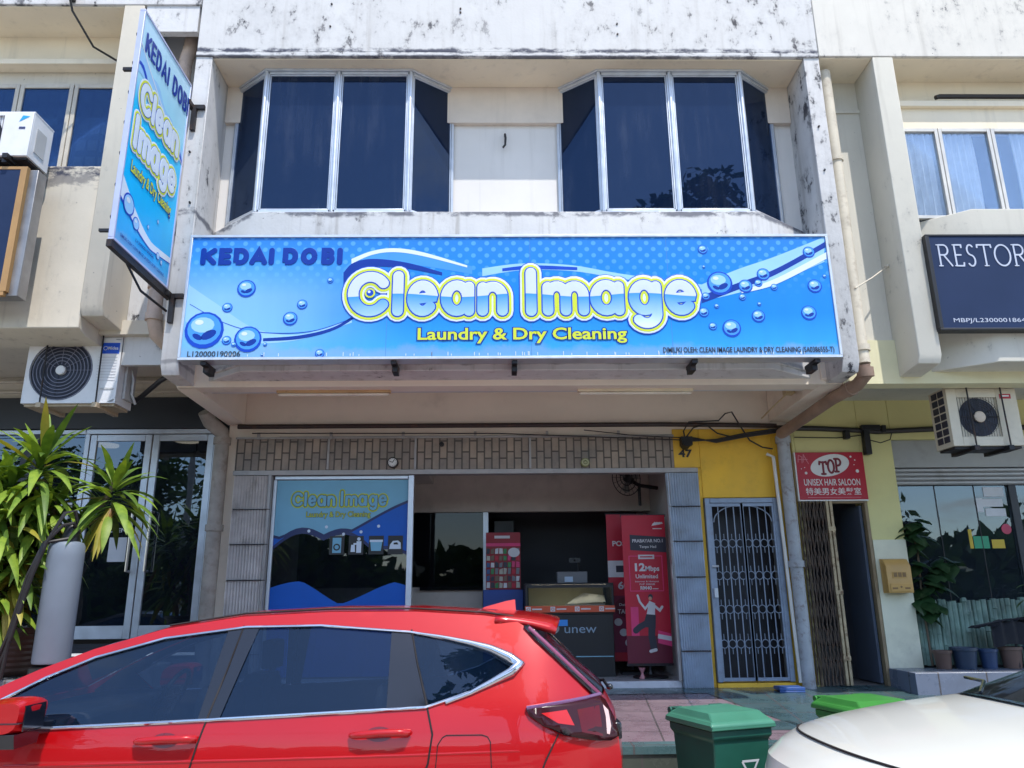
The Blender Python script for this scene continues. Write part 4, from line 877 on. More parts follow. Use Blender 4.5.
# ================= air conditioner units =================
acw = M('ac_white_casing', (.74, .74, .76), .4, var=.06, dirt=.12); acc = M('ac_cream_casing', (.62, .56, .44), .45, var=.08, dirt=.25); acrust = M('ac_dirty_base', (.50, .40, .28), .6, var=.2, dirt=.6)
fand = M('fan_dark', (.02, .022, .045), .4, var=.2); fang = M('fan_guard_wire', (.22, .22, .28), .4, metal=.3)
def ac(label, x0, x1, z0, z1, y0, dep, case, fx, fr, hub, badge=None, bcol=None, style='round', rods=True, rod_top=4.45, bw=.13):
    t = thing('air_conditioner', label, 'air conditioner', ((x0+x1)/2, y0+dep/2, z0))
    b = MB().box(x0, x1, y0+.02, y0+dep, z0, z1).box(x0-.004, x1+.004, y0+.012, y0+dep+.004, z1-.002, z1+.012)
    cz = (z0+z1)/2+.0; F = frame((0, y0, 0))
    if style == 'round':
        n = 40; vs = []; ang = [2*math.pi*k/n for k in range(n)]
        def sq(a):
            c, s = math.cos(a), math.sin(a); hx0, hx1, hz = fx-x0, x1-fx, (z1-z0)/2
            k = min((hx1 if c > 0 else hx0)/max(1e-6, abs(c)), hz/max(1e-6, abs(s))); return fx+c*k, cz+s*k
        vs = [(*[sq(a)[0]], y0, sq(a)[1]) for a in ang]+[(fx+fr*math.cos(a), y0, cz+fr*math.sin(a)) for a in ang]+[(fx+fr*.97*math.cos(a), y0+.03, cz+fr*.97*math.sin(a)) for a in ang]
        # corner quads so that the face keeps square corners
        b.add(vs, [(k, (k+1) % n, n+(k+1) % n, n+k) for k in range(n)]+[(n+k, n+(k+1) % n, 2*n+(k+1) % n, 2*n+k) for k in range(n)])
        for (xx0, xx1, zz0, zz1) in ((x0, x0+.012, z0, z1), (x1-.012, x1, z0, z1), (x0+.012, x1-.012, z0, z0+.012), (x0+.012, x1-.012, z1-.012, z1)): b.box(xx0, xx1, y0-.002, y0+.022, zz0, zz1)
    else:
        s_ = fr
        for (xx0, xx1, zz0, zz1) in ((x0, fx-s_, z0, z1), (fx+s_, x1, z0, z1), (fx-s_, fx+s_, z0, cz-s_), (fx-s_, fx+s_, cz+s_, z1)): b.box(xx0, xx1, y0, y0+.02, zz0, zz1)
        for i in range(2):
            for k in range(7): b.box(x0-.006, x0+.001, y0+.05+i*.12, y0+.15+i*.12, z0+.05+k*.08, z0+.115+k*.08, 1)
    cs = b.build('casing', [case, fand], t, bevel=.0 if style == 'round' else .004, smooth=30)
    f = MB().cyl((fx, y0+.035, cz), (fx, y0+.019, cz), fr*.98, n=36)
    for k in range(5 if style == 'round' else 4):
        a = k*1.2566; f.add([(fx+fr*.2*math.cos(a), y0+.016, cz+fr*.2*math.sin(a)), (fx+fr*.9*math.cos(a), y0+.016, cz+fr*.9*math.sin(a)), (fx+fr*.9*math.cos(a+.8), y0+.012, cz+fr*.9*math.sin(a+.8)), (fx+fr*.2*math.cos(a+.6), y0+.012, cz+fr*.2*math.sin(a+.6))], [(0, 1, 2, 3)])
    f.build('fan', fand, t)
    g = MB()
    for k in range(1, 8): r = fr*(.2+.78*k/7); g.tube([(fx+r*math.cos(a*math.pi/18), y0-.004, cz+r*math.sin(a*math.pi/18)) for a in range(37)], .0042 if style == 'round' else .002, 5, cap=False)
    for k in range(12 if style != 'round' else 6): a = k*math.pi/6; g.tube([(fx+fr*.2*math.cos(a), y0-.002, cz+fr*.2*math.sin(a)), (fx+fr*math.cos(a), y0-.002, cz+fr*math.sin(a))], .0028, 4)
    if style != 'round':
        for k in range(16): q = fx-fr+fr*2*k/15; g.box(q-.0015, q+.0015, y0-.003, y0, cz-fr, cz+fr)
    g.build('fan_guard', fang if style == 'round' else iron, t)
    MB().lathe((fx, y0-.008, cz), [(.001, .012), (hub*.8, .012), (hub, .004), (hub, -.03)], 20, axis='y').build('fan_hub', acw if style == 'round' else M('hub_cream', (.6, .5, .4), .5), t)
    if badge:
        bx0, bx1, bz0, bz1 = badge; p = MB().rect(F, bx0, bx1, bz0, bz1, .003, 0)
        if style == 'round':
            p.ring(F, bx0+.04, (bz0+bz1)/2, .022, .022, .005, .005, 14, 1); p.text('Midea', F, bx0+.068, bz0+.042, bx1-bx0-.08, .034, .005, 1, .01)
        else: p.rect(F, bx0+.02, bx1-.02, bz0+.022, bz0+.036, .005, 1)
        p.build('badge', [bcol, M('badge_white', (.8, .8, .8), .4)], t, recalc=False)
    bt = MB()
    for x in (x0+.18, x1-.2): bt.box(x, x+.05, y0-.05, y0+dep+.06, z0-.05, z0-.002)
    bt.box(x0+.02, x1-.02, y0+.03, y0+dep-.02, z0-.025, z0-.001)
    bt.build('base', acrust if style == 'round' else iron, t)
    if rods:
        r = MB()
        for x in (x0+.2, x1-.18):
            for y in (y0-.035, y0+dep+.035): r.tube([(x+.01, y, z0-.05), (x-.005, y, rod_top)], .008, 6)
        r.build('hanger_rod', iron, t)
    return t
blueb = M('badge_blue', C(10, 80, 200), .4)
a1 = ac('white air conditioner with big round dark fan and blue badge, hung over the glass doors', -4.76, -3.83, 3.605, 4.29, 7.50, .34, acw, -4.41, .315, .048, (-4.03, -3.85, 4.12, 4.235), blueb)
b = MB().box(-3.825, -3.80, 7.62, 7.82, 3.68, 4.1).tube([(-3.80, 7.7, 4.0), (-3.77, 7.7, 3.9), (-3.78, 7.72, 3.75), (-3.76, 7.78, 3.66)], .014, 6).box(-3.99, -3.86, 7.494, 7.499, 3.745, 3.762).rect(frame((0, 7.5, 0)), -3.99, -3.86, 3.745, 3.762, .003)
b.build('valve_cover', [M('ac_side_grey', (.5, .5, .5), .45)], a1)
b = MB()
for k in range(9): b.box(-4.05, -3.86, 7.4955, 7.4985, 3.84+k*.03, 3.843+k*.03)
b.build('louvre', M('ac_line_grey', (.5, .5, .53), .5), a1)
ac('cream air conditioner with square black fan grille hung by the salon, red badge', 4.61, 5.34, 3.14, 3.74, 7.62, .32, acc, 4.92, .205, .058, (5.16, 5.28, 3.63, 3.68), redb, 'square', True, 4.1)
t = ac('small white air conditioner standing on the stained ledge at the upper left edge', -5.30, -4.52, 5.83, 6.31, 6.60, .34, acw, -5.0, .2, .05, None, None, 'square', False)
F = frame((0, 6.6, 0)); b = MB().poly(F, [(-4.65, 6.20), (-4.55, 6.26), (-4.62, 6.27)], .003).rect(F, -4.64, -4.58, 6.12, 6.145, .003, 1); b.build('badge', [M('badge_cyan', C(40, 160, 220), .4), M('badge_dark', (.05, .06, .15), .4)], t, recalc=False)
b = MB().box(-4.519, -4.512, 6.68, 6.84, 5.92, 6.18); b.build('side_panel', M('ac_side_grey', (.5, .5, .5), .45), t)
b = MB().box(-5.2, -5.15, 6.6, 7.06, 5.76, 5.80).box(-4.75, -4.70, 6.6, 7.06, 5.76, 5.80).box(-5.2, -4.7, 7.03, 7.06, 5.6, 5.76); b.build('shelf_bracket', iron, t)
# black diagonal strut by the left canopy, cable and lamp at far upper left
tag(MB().tube([(-3.86, 7.9, 3.68), (-3.45, 7.6, 3.86), (-3.20, 7.43, 3.92)], .026, 8).build('pipe_strut', cable), 'short black diagonal pipe between the air conditioner and the white fin', 'pipe')
fl = thing('floodlight', 'small black floodlight with dangling wire on the upper left parapet edge', 'floodlight', (-4.60, 6.95, 7.85))
MB().box(-4.68, -4.50, 6.80, 6.90, 7.93, 8.05).box(-4.62, -4.56, 6.9, 7.0, 7.95, 8.0).build('housing', black, fl, bevel=.006)
MB().box(-4.665, -4.515, 6.794, 6.80, 7.945, 8.035).build('lens', M('lamp_lens', (.5, .52, .55), .2), fl)
MB().tube([(-4.58, 6.9, 7.96), (-4.55, 6.95, 7.8), (-4.42, 7.2, 7.55), (-4.2, 7.42, 7.5), (-4.08, 7.48, 7.53)], .012, 6).build('wire', cable, fl)
# service cables and clamps along the walkway wall
cb = thing('service_cable', 'tangle of black service cables and a box above the yellow door wall', 'cable', (2.6, 8.9, 3.5))
b = MB()
for pts in ([(3.28, 8.84, 3.60), (3.8, 8.9, 3.60), (4.3, 8.9, 3.575), (4.48, 8.9, 3.56), (5.5, 8.9, 3.60), (8, 8.9, 3.6)],):
    b.tube(pts, .032, 8)
for z, sag in ((3.59, .0), (3.57, .03), (3.56, .01), (3.55, .05)):
    b.tube([(2.22, 8.9, 3.46+sag), (2.55, 8.88, 3.47-sag*.6), (2.9, 8.86, z-.05), (3.3, 8.83, z)], .011, 6)
b.tube([(2.2, 8.9, 3.42), (2.18, 8.9, 3.58), (2.25, 8.9, 3.69), (2.6, 8.88, 3.70), (2.68, 8.86, 3.78), (2.76, 8.86, 3.80), (2.85, 8.88, 3.64), (2.95, 8.88, 3.46), (3.1, 8.9, 3.38), (3.22, 8.9, 3.36)], .009, 6)
b.tube([(2.2, 8.9, 3.5), (2.3, 8.9, 3.62), (2.45, 8.9, 3.66), (2.58, 8.9, 3.55), (2.75, 8.88, 3.50)], .009, 6)
b.tube([(-2.9, 8.905, 3.585), (0, 8.905, 3.565), (2.2, 8.9, 3.47)], .007, 5); b.tube([(1.0, 8.9, 3.60), (1.6, 8.9, 3.53), (2.18, 8.9, 3.50)], .006, 5); b.tube([(3.5, 8.92, 3.50), (4.0, 8.92, 3.49), (4.3, 8.92, 3.52)], .006, 5)
b.tube([(4.38, 8.9, 3.46), (4.5, 8.88, 3.42), (4.62, 8.88, 3.46), (4.65, 8.88, 3.54)], .006, 5)
b.build('cable', cable, cb)
MB().cyl((2.19, 8.93, 3.41), (2.19, 8.80, 3.43), .055, n=12).box(2.13, 2.26, 8.82, 8.93, 3.40, 3.50).build('terminal_box', black, cb)
MB().box(4.30, 4.37, 8.84, 8.93, 3.28, 3.60).box(4.28, 4.50, 8.83, 8.9, 3.57, 3.63).box(4.08, 4.14, 8.85, 8.93, 3.47, 3.57).box(4.53, 4.58, 8.85, 8.94, 3.54, 3.63).build('clamp', black, cb, bevel=.006)
# mailbox and blue tray
mx = thing('mailbox', 'tan metal mailbox on the pale pilaster beside the stair doorway', 'mailbox', (4.45, 8.87, 1.71))
mxm = M('tan_mailbox_paint', (.55, .32, .09), .45, var=.12, dirt=.25)
MB().prof([(8.925, 1.71), (8.79, 1.71), (8.79, 2.0), (8.85, 2.075), (8.925, 2.085)], 4.318, 4.60).build('box', mxm, mx, bevel=.006)
F = frame((0, 8.79, 0)); MB().slab([(4.34, 1.725), (4.58, 1.725), (4.58, 1.81), (4.34, 1.81)], F, 0, .008).build('flap', mxm, mx, bevel=.003)
b = MB().slab([(4.38, 1.87), (4.54, 1.87), (4.54, 1.94), (4.38, 1.94)], F, 0, .006, 0)
for k in range(3): b.slab([(4.393+k*.05, 1.882), (4.43+k*.05, 1.882), (4.43+k*.05, 1.93), (4.393+k*.05, 1.93)], F, .006, .009, 1)
b.disc(F, 4.46, 1.775, .012, .012, .010, 12, 1).rect(F, 4.36, 4.42, 1.75, 1.77, .0095, 1).rect(F, 4.50, 4.56, 1.75, 1.77, .0095, 1)
b.build('slot_plate', [mxm, M('mailbox_brown', (.22, .12, .04), .5)], mx, recalc=False)
tag(MB().box(2.93, 3.20, 8.60, 8.80, zp(8.6)+.02, zp(8.6)+.055).box(2.93, 3.20, 8.60, 8.62, zp(8.6)+.002, zp(8.6)+.02).build('blue_tray', M('blue_plastic', (.03, .09, .30), .45, var=.15, dirt=.3), bevel=.006), 'flat blue plastic tray on the tiles below the security door', 'tray')
# clocks on the brick band
def roundel(label, cat, name, x, z, r, rim, face, hands=True):
    t = thing(name, label, cat, (x, 8.95, z))
    MB().lathe((x, 8.925, z), [(r*.001, .0), (r*.8, .0), (r*.86, .012), (r, .010), (r, -.04)], 24, axis='y').build('rim', rim, t)
    F = frame((x, 8.912, z)); b = MB().disc(F, 0, 0, r*.80, r*.80, .002, 24, 0)
    if hands:
        b.strokes([[(0, 0), (.02, .03)], [(0, 0), (-.035, .01)]], .004, F, .004, m=1)
        for k in range(12): a = k*math.pi/6; b.rect(F, r*.66*math.cos(a)-.003, r*.66*math.cos(a)+.003, r*.66*math.sin(a)-.003, r*.66*math.sin(a)+.003, .0035, 1)
    else:
        b.ring(F, 0, 0, r*.55, r*.55, .006, .0035, 18, 1).strokes([[(-.015, .0), (0, .02), (.015, .0)], [(-.01, -.012), (.01, -.012)]], .004, F, .0035, m=1)
    b.build('dial', face, t, recalc=False)
roundel('small round wall clock with dark rim on the brown brick band', 'clock', 'wall_clock', -1.245, 3.232, .062, black, [M('clock_face', (.7, .7, .68), .4), black])
roundel('small round yellowish emblem disc on the brown brick band', 'emblem', 'emblem_disc', 1.005, 3.218, .05, M('olive_rim', (.25, .26, .10), .5), [M('emblem_cream', (.48, .48, .30), .5), M('emblem_olive', (.16, .17, .05), .5)], False)
tag(MB().cyl((-.68, 8.975, 3.45), (-.68, 8.94, 3.45), .028, n=14).cyl((-.68, 8.955, 3.45), (-.68, 8.925, 3.45), .018, n=12).build('bell_push', iron), 'tiny dark round fitting at the top of the brick band', 'fitting')

# ================= inside the laundry =================
telred = M('banner_red', C(190, 20, 50), .45, var=.05); teldk = M('banner_maroon', C(105, 15, 45), .45, var=.08); twh = M('banner_white', (.68, .66, .68), .5); tbl = M('banner_black', (.03, .03, .05), .5); tpk = M('banner_pink', C(225, 60, 120), .5); tpu = M('banner_plum', C(130, 30, 70), .5); tsk = M('banner_skin', C(200, 150, 125), .5)
BM_ = [telred, teldk, twh, tbl, tpk, tpu, tsk]
bs_ = thing('banner_stand', 'tall red roll up banner with 12 Mbps offer leaning by the right shutter', 'banner', (1.74, 9.35, .8))
BX, BZ, BWd, BHt = 1.46, .96, .52, 1.68
o = MB().box(BX, BX+BWd, 9.33, 9.334, BZ, BZ+BHt).build('panel', telred, bs_)
F = frame((BX, 9.33, BZ)); p = MB()
p.rect(F, .0, BWd, .0, .30, .001, 1)
p.text('PRABAYAR NO.1', F, .12, 1.36, .36, .038, .004, 2, .02); p.poly(F, [(.09, 1.27), (.52, 1.24), (.52, 1.42), (.09, 1.45)], .002, 3); p.text('Tanpa Had', F, .2, 1.295, .2, .03, .004, 2, .015)
for k in range(5): p.poly(F, [(.36+.02*k, 1.55+.004*k), (.42+.02*k, 1.58), (.40+.02*k, 1.60), (.37+.015*k, 1.575)], .002+.0004*k, 2)
p.rect(F, .37, .48, 1.515, 1.525, .002, 2)
for q in ([(.07, .80), (.07, 1.20)], [(.07, 1.20), (.46, 1.20)], [(.46, 1.20), (.46, .80)], [(.46, .80), (.07, .80)]): p.strokes([q], .005, F, .002, m=4)
p.rect(F, .18, .37, 1.165, 1.215, .004, 2); p.rect(F, .2, .35, 1.183, 1.198, .0055, 0)
p.text('12', F, .14, 1.03, .11, .085, .003, 2, .04); p.text('Mbps', F, .26, 1.03, .16, .055, .003, 2, .03); p.text('Unlimited', F, .14, .945, .26, .045, .003, 2, .02)
p.text('Internet & Hotspot', F, .13, .90, .28, .018, .003, 2, .005); p.text('FUP 300GB', F, .18, .868, .18, .018, .003, 2, .005); p.text('RM40', F, .19, .815, .13, .04, .003, 2, .03); p.rect(F, .33, .4, .82, .828, .003, 2)
# leaping figure with raised arm, phone and boxes
p.rect(F, .06, .15, .30, .62, .0025, 4); p.poly(F, [(.36, .22), (.52, .18), (.52, .32), (.37, .36)], .0025, 4); p.poly(F, [(.36, .27), (.52, .24), (.52, .29), (.365, .32)], .004, 2); p.rect(F, .42, .52, .36, .44, .0025, 0)
p.disc(F, .30, .735, .028, .03, .005, 14, 3); p.disc(F, .295, .715, .02, .022, .0062, 12, 6); p.poly(F, [(.24, .52), (.34, .52), (.35, .66), (.28, .69)], .005, 2); p.strokes([[(.33, .64), (.40, .58), (.43, .62)]], .014, F, .0052, m=2); p.strokes([[(.28, .66), (.23, .60), (.17, .68), (.15, .75)]], .012, F, .0058, m=2)
p.poly(F, [(.19, .40), (.34, .38), (.35, .53), (.24, .54)], .0064, 3); p.strokes([[(.30, .44), (.29, .30), (.31, .16)]], .04, F, .0054, m=3); p.strokes([[(.24, .44), (.16, .40), (.11, .36)]], .035, F, .0056, m=3); p.strokes([[(.27, .13), (.33, .145)]], .018, F, .0068, m=2)
p.build('print', BM_, o, recalc=False, smooth=0)
b = MB().tube([(BX+BWd/2, 9.36, .85), (BX+BWd/2, 9.36, 2.66)], .012, 8).box(BX-.01, BX+BWd+.01, 9.335, 9.345, BZ+BHt-.02, BZ+BHt+.01).box(BX-.01, BX+BWd+.01, 9.335, 9.36, BZ-.03, BZ)
b.build('pole', iron, bs_)
MB().lathe((BX+BWd/2, 9.36, .801), [(.20, 0), (.20, .018), (.03, .04), (.02, .08)], 24).build('base', black, bs_)
br_ = thing('banner_stand', 'second red banner half hidden behind the 12 Mbps banner', 'banner', (1.6, 9.82, .8))
o = MB().box(1.34, 1.86, 9.80, 9.804, .95, 2.70).build('panel', telred, br_)
F = frame((1.34, 9.80, .95)); p = MB()
p.text('POSTPAID', F, .07, 1.36, .42, .06, .002, 2, .03); p.rect(F, 0, .52, .98, 1.18, .0015, 2); p.rect(F, .10, .3, 1.04, 1.12, .003, 3); p.text('60GB', F, .12, .84, .33, .085, .002, 2, .03); p.rect(F, 0, .52, .1, .76, .0012, 5); p.disc(F, .2, .62, .14, .12, .0022, 20, 1); p.text('TANPA', F, .1, .55, .22, .05, .0035, 2, .02); p.text('Data', F, .12, .64, .1, .03, .0035, 2, .02)
for k in range(9): p.disc(F, .1+.13*(k % 3)+.02*k, .45-.12*(k//3), .05, .045, .0022+.0005*k, 12, (2, 6, 4)[k % 3])
p.build('print', BM_, o, recalc=False, smooth=0)
MB().tube([(1.6, 9.83, .86), (1.6, 9.83, 2.72)], .012, 8).box(1.33, 1.87, 9.805, 9.815, 2.68, 2.71).box(1.45, 1.75, 9.7, 9.95, .801, .83).build('pole', iron, br_)
# glass topped counter
ct = thing('display_counter', 'black shop counter with glass display top and orange strip', 'counter', (.83, 9.8, .8))
org = M('orange_strip', C(205, 85, 50), .45, var=.06)
MB().box(.34, 1.345, 9.55, 10.1, .802, 1.50).box(.30, 1.36, 9.53, 10.12, 1.845, 1.862).box(.30, .33, 9.53, 10.12, 1.58, 1.845).box(1.33, 1.36, 9.53, 10.12, 1.58, 1.845).box(.30, 1.36, 10.09, 10.12, 1.58, 1.845).box(.302, 1.358, 9.54, 10.11, 1.502, 1.52).build('cabinet', black, ct, bevel=.004)
MB().box(.335, 1.325, 9.56, 10.08, 1.582, 1.60).box(.36, 1.3, 10.06, 10.085, 1.601, 1.84).build('display_shelf', M('warm_shelf_lining', (.62, .56, .36), .6, var=.1), ct)
MB().box(.331, 1.329, 9.528, 9.54, 1.806, 1.844).build('case_lip', black, ct)
MB().box(.38, 1.28, 9.60, 9.63, 1.836, 1.8445).build('case_lamp', EM('case_lamp_glow', (1.0, .88, .62), 5.0), ct)
MB().box(.332, 1.328, 9.532, 9.536, 1.601, 1.805).build('glass', cleargl, ct)
b = MB().box(.295, 1.365, 9.515, 9.531, 1.525, 1.60, 0); F = frame((0, 9.515, 0))
for k in range(4):
    u = .335+k*.29; b.rect(F, u-.028, u+.028, 1.535, 1.59, .0015, 1); b.ring(F, u, 1.562, .018, .018, .006, .003, 12, 0); b.rect(F, u+.045, u+.16, 1.555, 1.57, .0015, 1)
b.build('price_strip', [org, twh], ct, recalc=False)
F = frame((0, 9.55, 0)); p = MB(); p.text('unew', F, .76, 1.29, .38, .10, .003, 0, .0); p.rect(F, .55, 1.33, 1.02, 1.03, .002, 1); p.disc(F, .62, 1.34, .08, .06, .002, 16, 2); p.rect(F, .58, .8, 1.37, 1.44, .0032, 3)
p.build('lettering', [M('grey_blue_letters', (.26, .36, .46), .4), M('cyan_line', (.25, .5, .62), .4), M('sticker_grey', (.3, .28, .28), .5), pmid], ct, recalc=False)
tag(MB().plan([(.78, 9.62), (1.26, 9.6), (1.29, 9.95), (.95, 10.0)], 1.603, 1.62).add([(.80, 9.62, 1.62), (1.27, 9.60, 1.64), (1.29, 9.9, 1.72), (1.05, 9.95, 1.75), (.9, 9.8, 1.68), (1.15, 9.75, 1.73)], [(0, 1, 5, 4), (1, 2, 5), (2, 3, 5), (3, 4, 5)]).build('folded_cloth', M('white_cloth', (.66, .64, .60), .8, var=.08)), 'pale folded cloth lying in the glass display top', 'cloth')
m_ = thing('cash_register', 'grey till box with a small screen on the black counter', 'till', (.88, 9.85, 1.863))
MB().box(.70, 1.07, 9.7, 10.0, 1.863, 2.00).build('case', M('till_grey', (.16, .16, .17), .5), m_, bevel=.006); MB().box(.79, .89, 9.692, 9.699, 1.878, 1.94).build('screen', M('till_screen', (.45, .55, .68), .3), m_)
MB().tube([(.98, 9.85, 2.0), (.98, 9.85, 2.12), (.92, 9.80, 2.14)], .014, 6).box(.86, 1.0, 9.80, 9.83, 2.11, 2.17).build('pole_display', black, m_)
# poster rack on a blue cupboard
rk = thing('poster_rack', 'narrow rack of colourful packets with a red header, standing on a blue cupboard', 'rack', (.04, 10.2, 1.80))
MB().box(-.18, .265, 10.16, 10.20, 1.80, 2.515).build('board', M('rack_red', C(150, 25, 40), .5), rk)
F = frame((-.18, 10.16, 1.80)); p = MB(); p.rect(F, .11, .31, .64, .675, .002, 0)
p.rect(F, .0, .445, .54, .58, .002, 1); random.seed(12)
pk = [twh, tpk, M('packet_green', C(50, 130, 70), .4), tbl, M('packet_grey', (.2, .2, .22), .5), telred, M('packet_brown', (.2, .12, .08), .5), M('packet_blue', C(50, 80, 130), .4), M('packet_cream', (.5, .46, .38), .4)]
for j in range(6):
    for i in range(8):
        a = .008+i*.054; h = .02+j*.085; p.slab([(a, h), (a+random.uniform(.035, .05), h), (a+.045, h+random.uniform(.05, .078)), (a+.004, h+random.uniform(.05, .08))], F, .001, random.uniform(.008, .02), random.randrange(9))
p.disc(F, .36, .46, .075, .06, .022, 18, 0)
p.build('packets', pk, rk, recalc=False)
tag(MB().box(-.215, .292, 10.12, 10.42, .803, 1.797).build('blue_cupboard', M('cupboard_blue', (.02, .07, .33), .45, var=.08), bevel=.005), 'plain blue cupboard under the packet rack', 'cupboard')
tag(MB().box(-.08, .2, 10.9, 11.2, 2.50, 2.74).box(.04, .08, 11.2, 11.59, 2.6, 2.64).build('monitor', black, bevel=.008), 'black monitor high on the dark partition wall', 'monitor')
fn = thing('wall_fan', 'large dark wall fan high in the right corner of the laundry', 'fan', (1.6, 9.7, 2.9))
F_ = MB()
for k in range(3): r = .19*(k+1)/3+.03; F_.tube([(1.60+r*math.cos(a*math.pi/12)*.86, 9.66+r*math.cos(a*math.pi/12)*.35, 3.14+r*math.sin(a*math.pi/12)) for a in range(25)], .006, 5, cap=False)
for k in range(18): a = k*math.pi/9; F_.tube([(1.60, 9.64, 3.14), (1.60+.22*math.cos(a)*.86, 9.66+.22*math.cos(a)*.35, 3.14+.22*math.sin(a))], .0025, 4)
F_.build('guard', iron, fn)
F_ = MB()
for k in range(3):
    a = k*2.094+.4; c, s_ = math.cos(a), math.sin(a); F_.slab([(0, 0), (.17*math.cos(a-.35), .17*math.sin(a-.35)), (.19*c, .19*s_), (.17*math.cos(a+.35), .17*math.sin(a+.35))], frame((1.61, 9.68, 3.14), (.93, .37, 0), (0, 0, 1), (.37, -.93, 0)), 0, .006)
F_.build('blade', M('fan_blade_grey', (.2, .19, .18), .4), fn)
MB().cyl((1.61, 9.66, 3.14), (1.68, 9.84, 3.14), .055, n=14).tube([(1.68, 9.84, 3.14), (1.8, 9.9, 3.08), (2.045, 9.95, 3.05)], .025, 8).cyl((1.80, 9.9, 3.08), (1.80, 9.9, 2.82), .02, n=8).build('motor', iron, fn)
tag(MB().lathe((1.60, 9.22, .802), [(.032, 0), (.038, .008), (.016, .05), (.014, .065), (.034, .11), (.037, .12), (.02, .117)], 16).build('pink_vase', M('pink_plastic', (.48, .20, .22), .4)), 'small pink waisted pot on the shop floor near the banner foot', 'pot')

# ================= plants and pots =================
def leaf(b, o, az, el, L, w_, droop, m=0, n=6, fold=.25):
    d = Vector((math.cos(az)*math.cos(el), math.sin(az)*math.cos(el), math.sin(el))); p = Vector(o); side = Vector((-math.sin(az), math.cos(az), 0))
    vs = []; tw = random.uniform(-.35, .35)
    for i in range(n+1):
        t = i/n; ww = w_*(.35+1.5*t if t < .35 else 1.0-.98*((t-.35)/.65)**1.8)*.5
        sd = (side*math.cos(tw*t)+Vector((0, 0, 1))*math.sin(tw*t)); nrm = d.cross(sd).normalized()
        vs += [p+sd*ww+nrm*(-fold*ww), p, p-sd*ww+nrm*(-fold*ww)]
        d = (d+Vector((0, 0, -droop/n))).normalized(); p = p+d*(L/n)
    b.add(vs, [f for i in range(n) for f in ((3*i, 3*i+1, 3*i+4, 3*i+3), (3*i+1, 3*i+2, 3*i+5, 3*i+4))], m)
def leafmat(name, c1, c2, sc=9, rough=.5, trans=.25):
    m, t, b = newmat(name); co = nd(t, 'TexCoord').outputs['Object']
    c = ramp_(t, noise_(t, co, sc, 3), [(.32, c1), (.68, c2)]); t.links.new(c, b.inputs['Base Color']); b.inputs['Roughness'].default_value = rough
    tl = nd(t, 'BsdfTranslucent'); t.links.new(mix_(t, 1, c, (1.0, 1.0, .5), 'MULTIPLY'), tl.inputs[0]); mx_ = nd(t, 'MixShader'); mx_.inputs[0].default_value = trans
    out = [n for n in t.nodes if n.type == 'OUTPUT_MATERIAL'][0]
    t.links.new(b.outputs[0], mx_.inputs[1]); t.links.new(tl.outputs[0], mx_.inputs[2]); t.links.new(mx_.outputs[0], out.inputs[0]); return m
lg = [leafmat('dracaena_leaf_green', (.11, .21, .02), (.27, .38, .04)), leafmat('dracaena_leaf_dark', (.05, .11, .015), (.13, .22, .025)), leafmat('dracaena_leaf_yellow', (.30, .28, .03), (.42, .34, .05)), leafmat('dracaena_leaf_dry', (.22, .11, .04), (.30, .18, .07))]
random.seed(21)
pl = thing('potted_plant', 'tall dracaena with long arching yellow green leaves in a brown ribbed pot', 'plant', (-4.15, 6.85, 1.12))
st_ = MB(); lf = MB()
heads = [(-3.98, 6.70, 2.84, 1.0, 60), (-3.40, 6.84, 2.62, .74, 46), (-4.35, 6.66, 2.62, .95, 52), (-4.12, 6.50, 2.34, .9, 52), (-3.95, 6.74, 2.30, .7, 44), (-4.4, 6.45, 2.12, .85, 48), (-4.0, 6.58, 1.98, .7, 44), (-4.25, 6.48, 1.84, .7, 40), (-4.75, 6.7, 2.5, .9, 44), (-4.7, 6.5, 1.95, .8, 40), (-3.82, 6.74, 2.45, .5, 26)]
for hx, hy, hz, s_, n in [(a, b_, c, d, int(e*1.08)) for a, b_, c, d, e in heads]+[(-4.05, 6.52, 1.74, .62, 40), (-4.45, 6.5, 2.4, .9, 50), (-4.15, 6.60, 2.60, .8, 46), (-3.98, 6.68, 2.10, .55, 36)]:
    bx, by = -4.2+random.uniform(-.12, .12), 6.84+random.uniform(-.1, .1)
    st_.tube([(bx, by, 1.5), (bx+(hx-bx)*.35, by+(hy-by)*.3, 1.5+(hz-1.5)*.5), (hx+(bx-hx)*.1, hy, hz-.12), (hx, hy, hz+.1)], .02, 7)
    for k in range(n):
        q = k/n; az = k*2.39996+random.uniform(-.3, .3); el = 1.35-1.75*q**.8+random.uniform(-.12, .12)
        L = s_*random.uniform(.50, .74)*(.75+.4*min(1, q*2)); mi = 0 if random.random() < .62 else 1
        if q > .85 and random.random() < .4: mi = 2 if random.random() < .6 else 3
        elif random.random() < .07: mi = 2
        leaf(lf, (hx+.02*math.cos(az), hy+.02*math.sin(az), hz+.10-.40*q*s_), az, el, L, random.uniform(.066, .094), random.uniform(.5, 1.6)+.5*q, mi)
for k in range(9): leaf(lf, (-3.38+random.uniform(-.04, .05), 6.80, 2.48), -1.6+random.uniform(-.9, .9), -.9, random.uniform(.4, .55), .055, 1.0, 2 if k % 3 else 3)
lf.build('foliage', lg, pl, recalc=False); st_.build('stem', M('dracaena_stem', (.16, .12, .08), .7, var=.3), pl)
b = MB().lathe((-4.15, 6.85, 1.122), [(.28, 0), (.30, .02)]+[(.30+.10*k/14+(.004 if k % 2 else -.003), .02+.31*k/14) for k in range(15)]+[(.43, .34), (.43, .38), (.39, .38), (.37, .32)], 36)
b.build('pot', M('brown_glazed_pot', (.085, .048, .035), .4, var=.25, dirt=.3), pl, smooth=25)
b = MB()
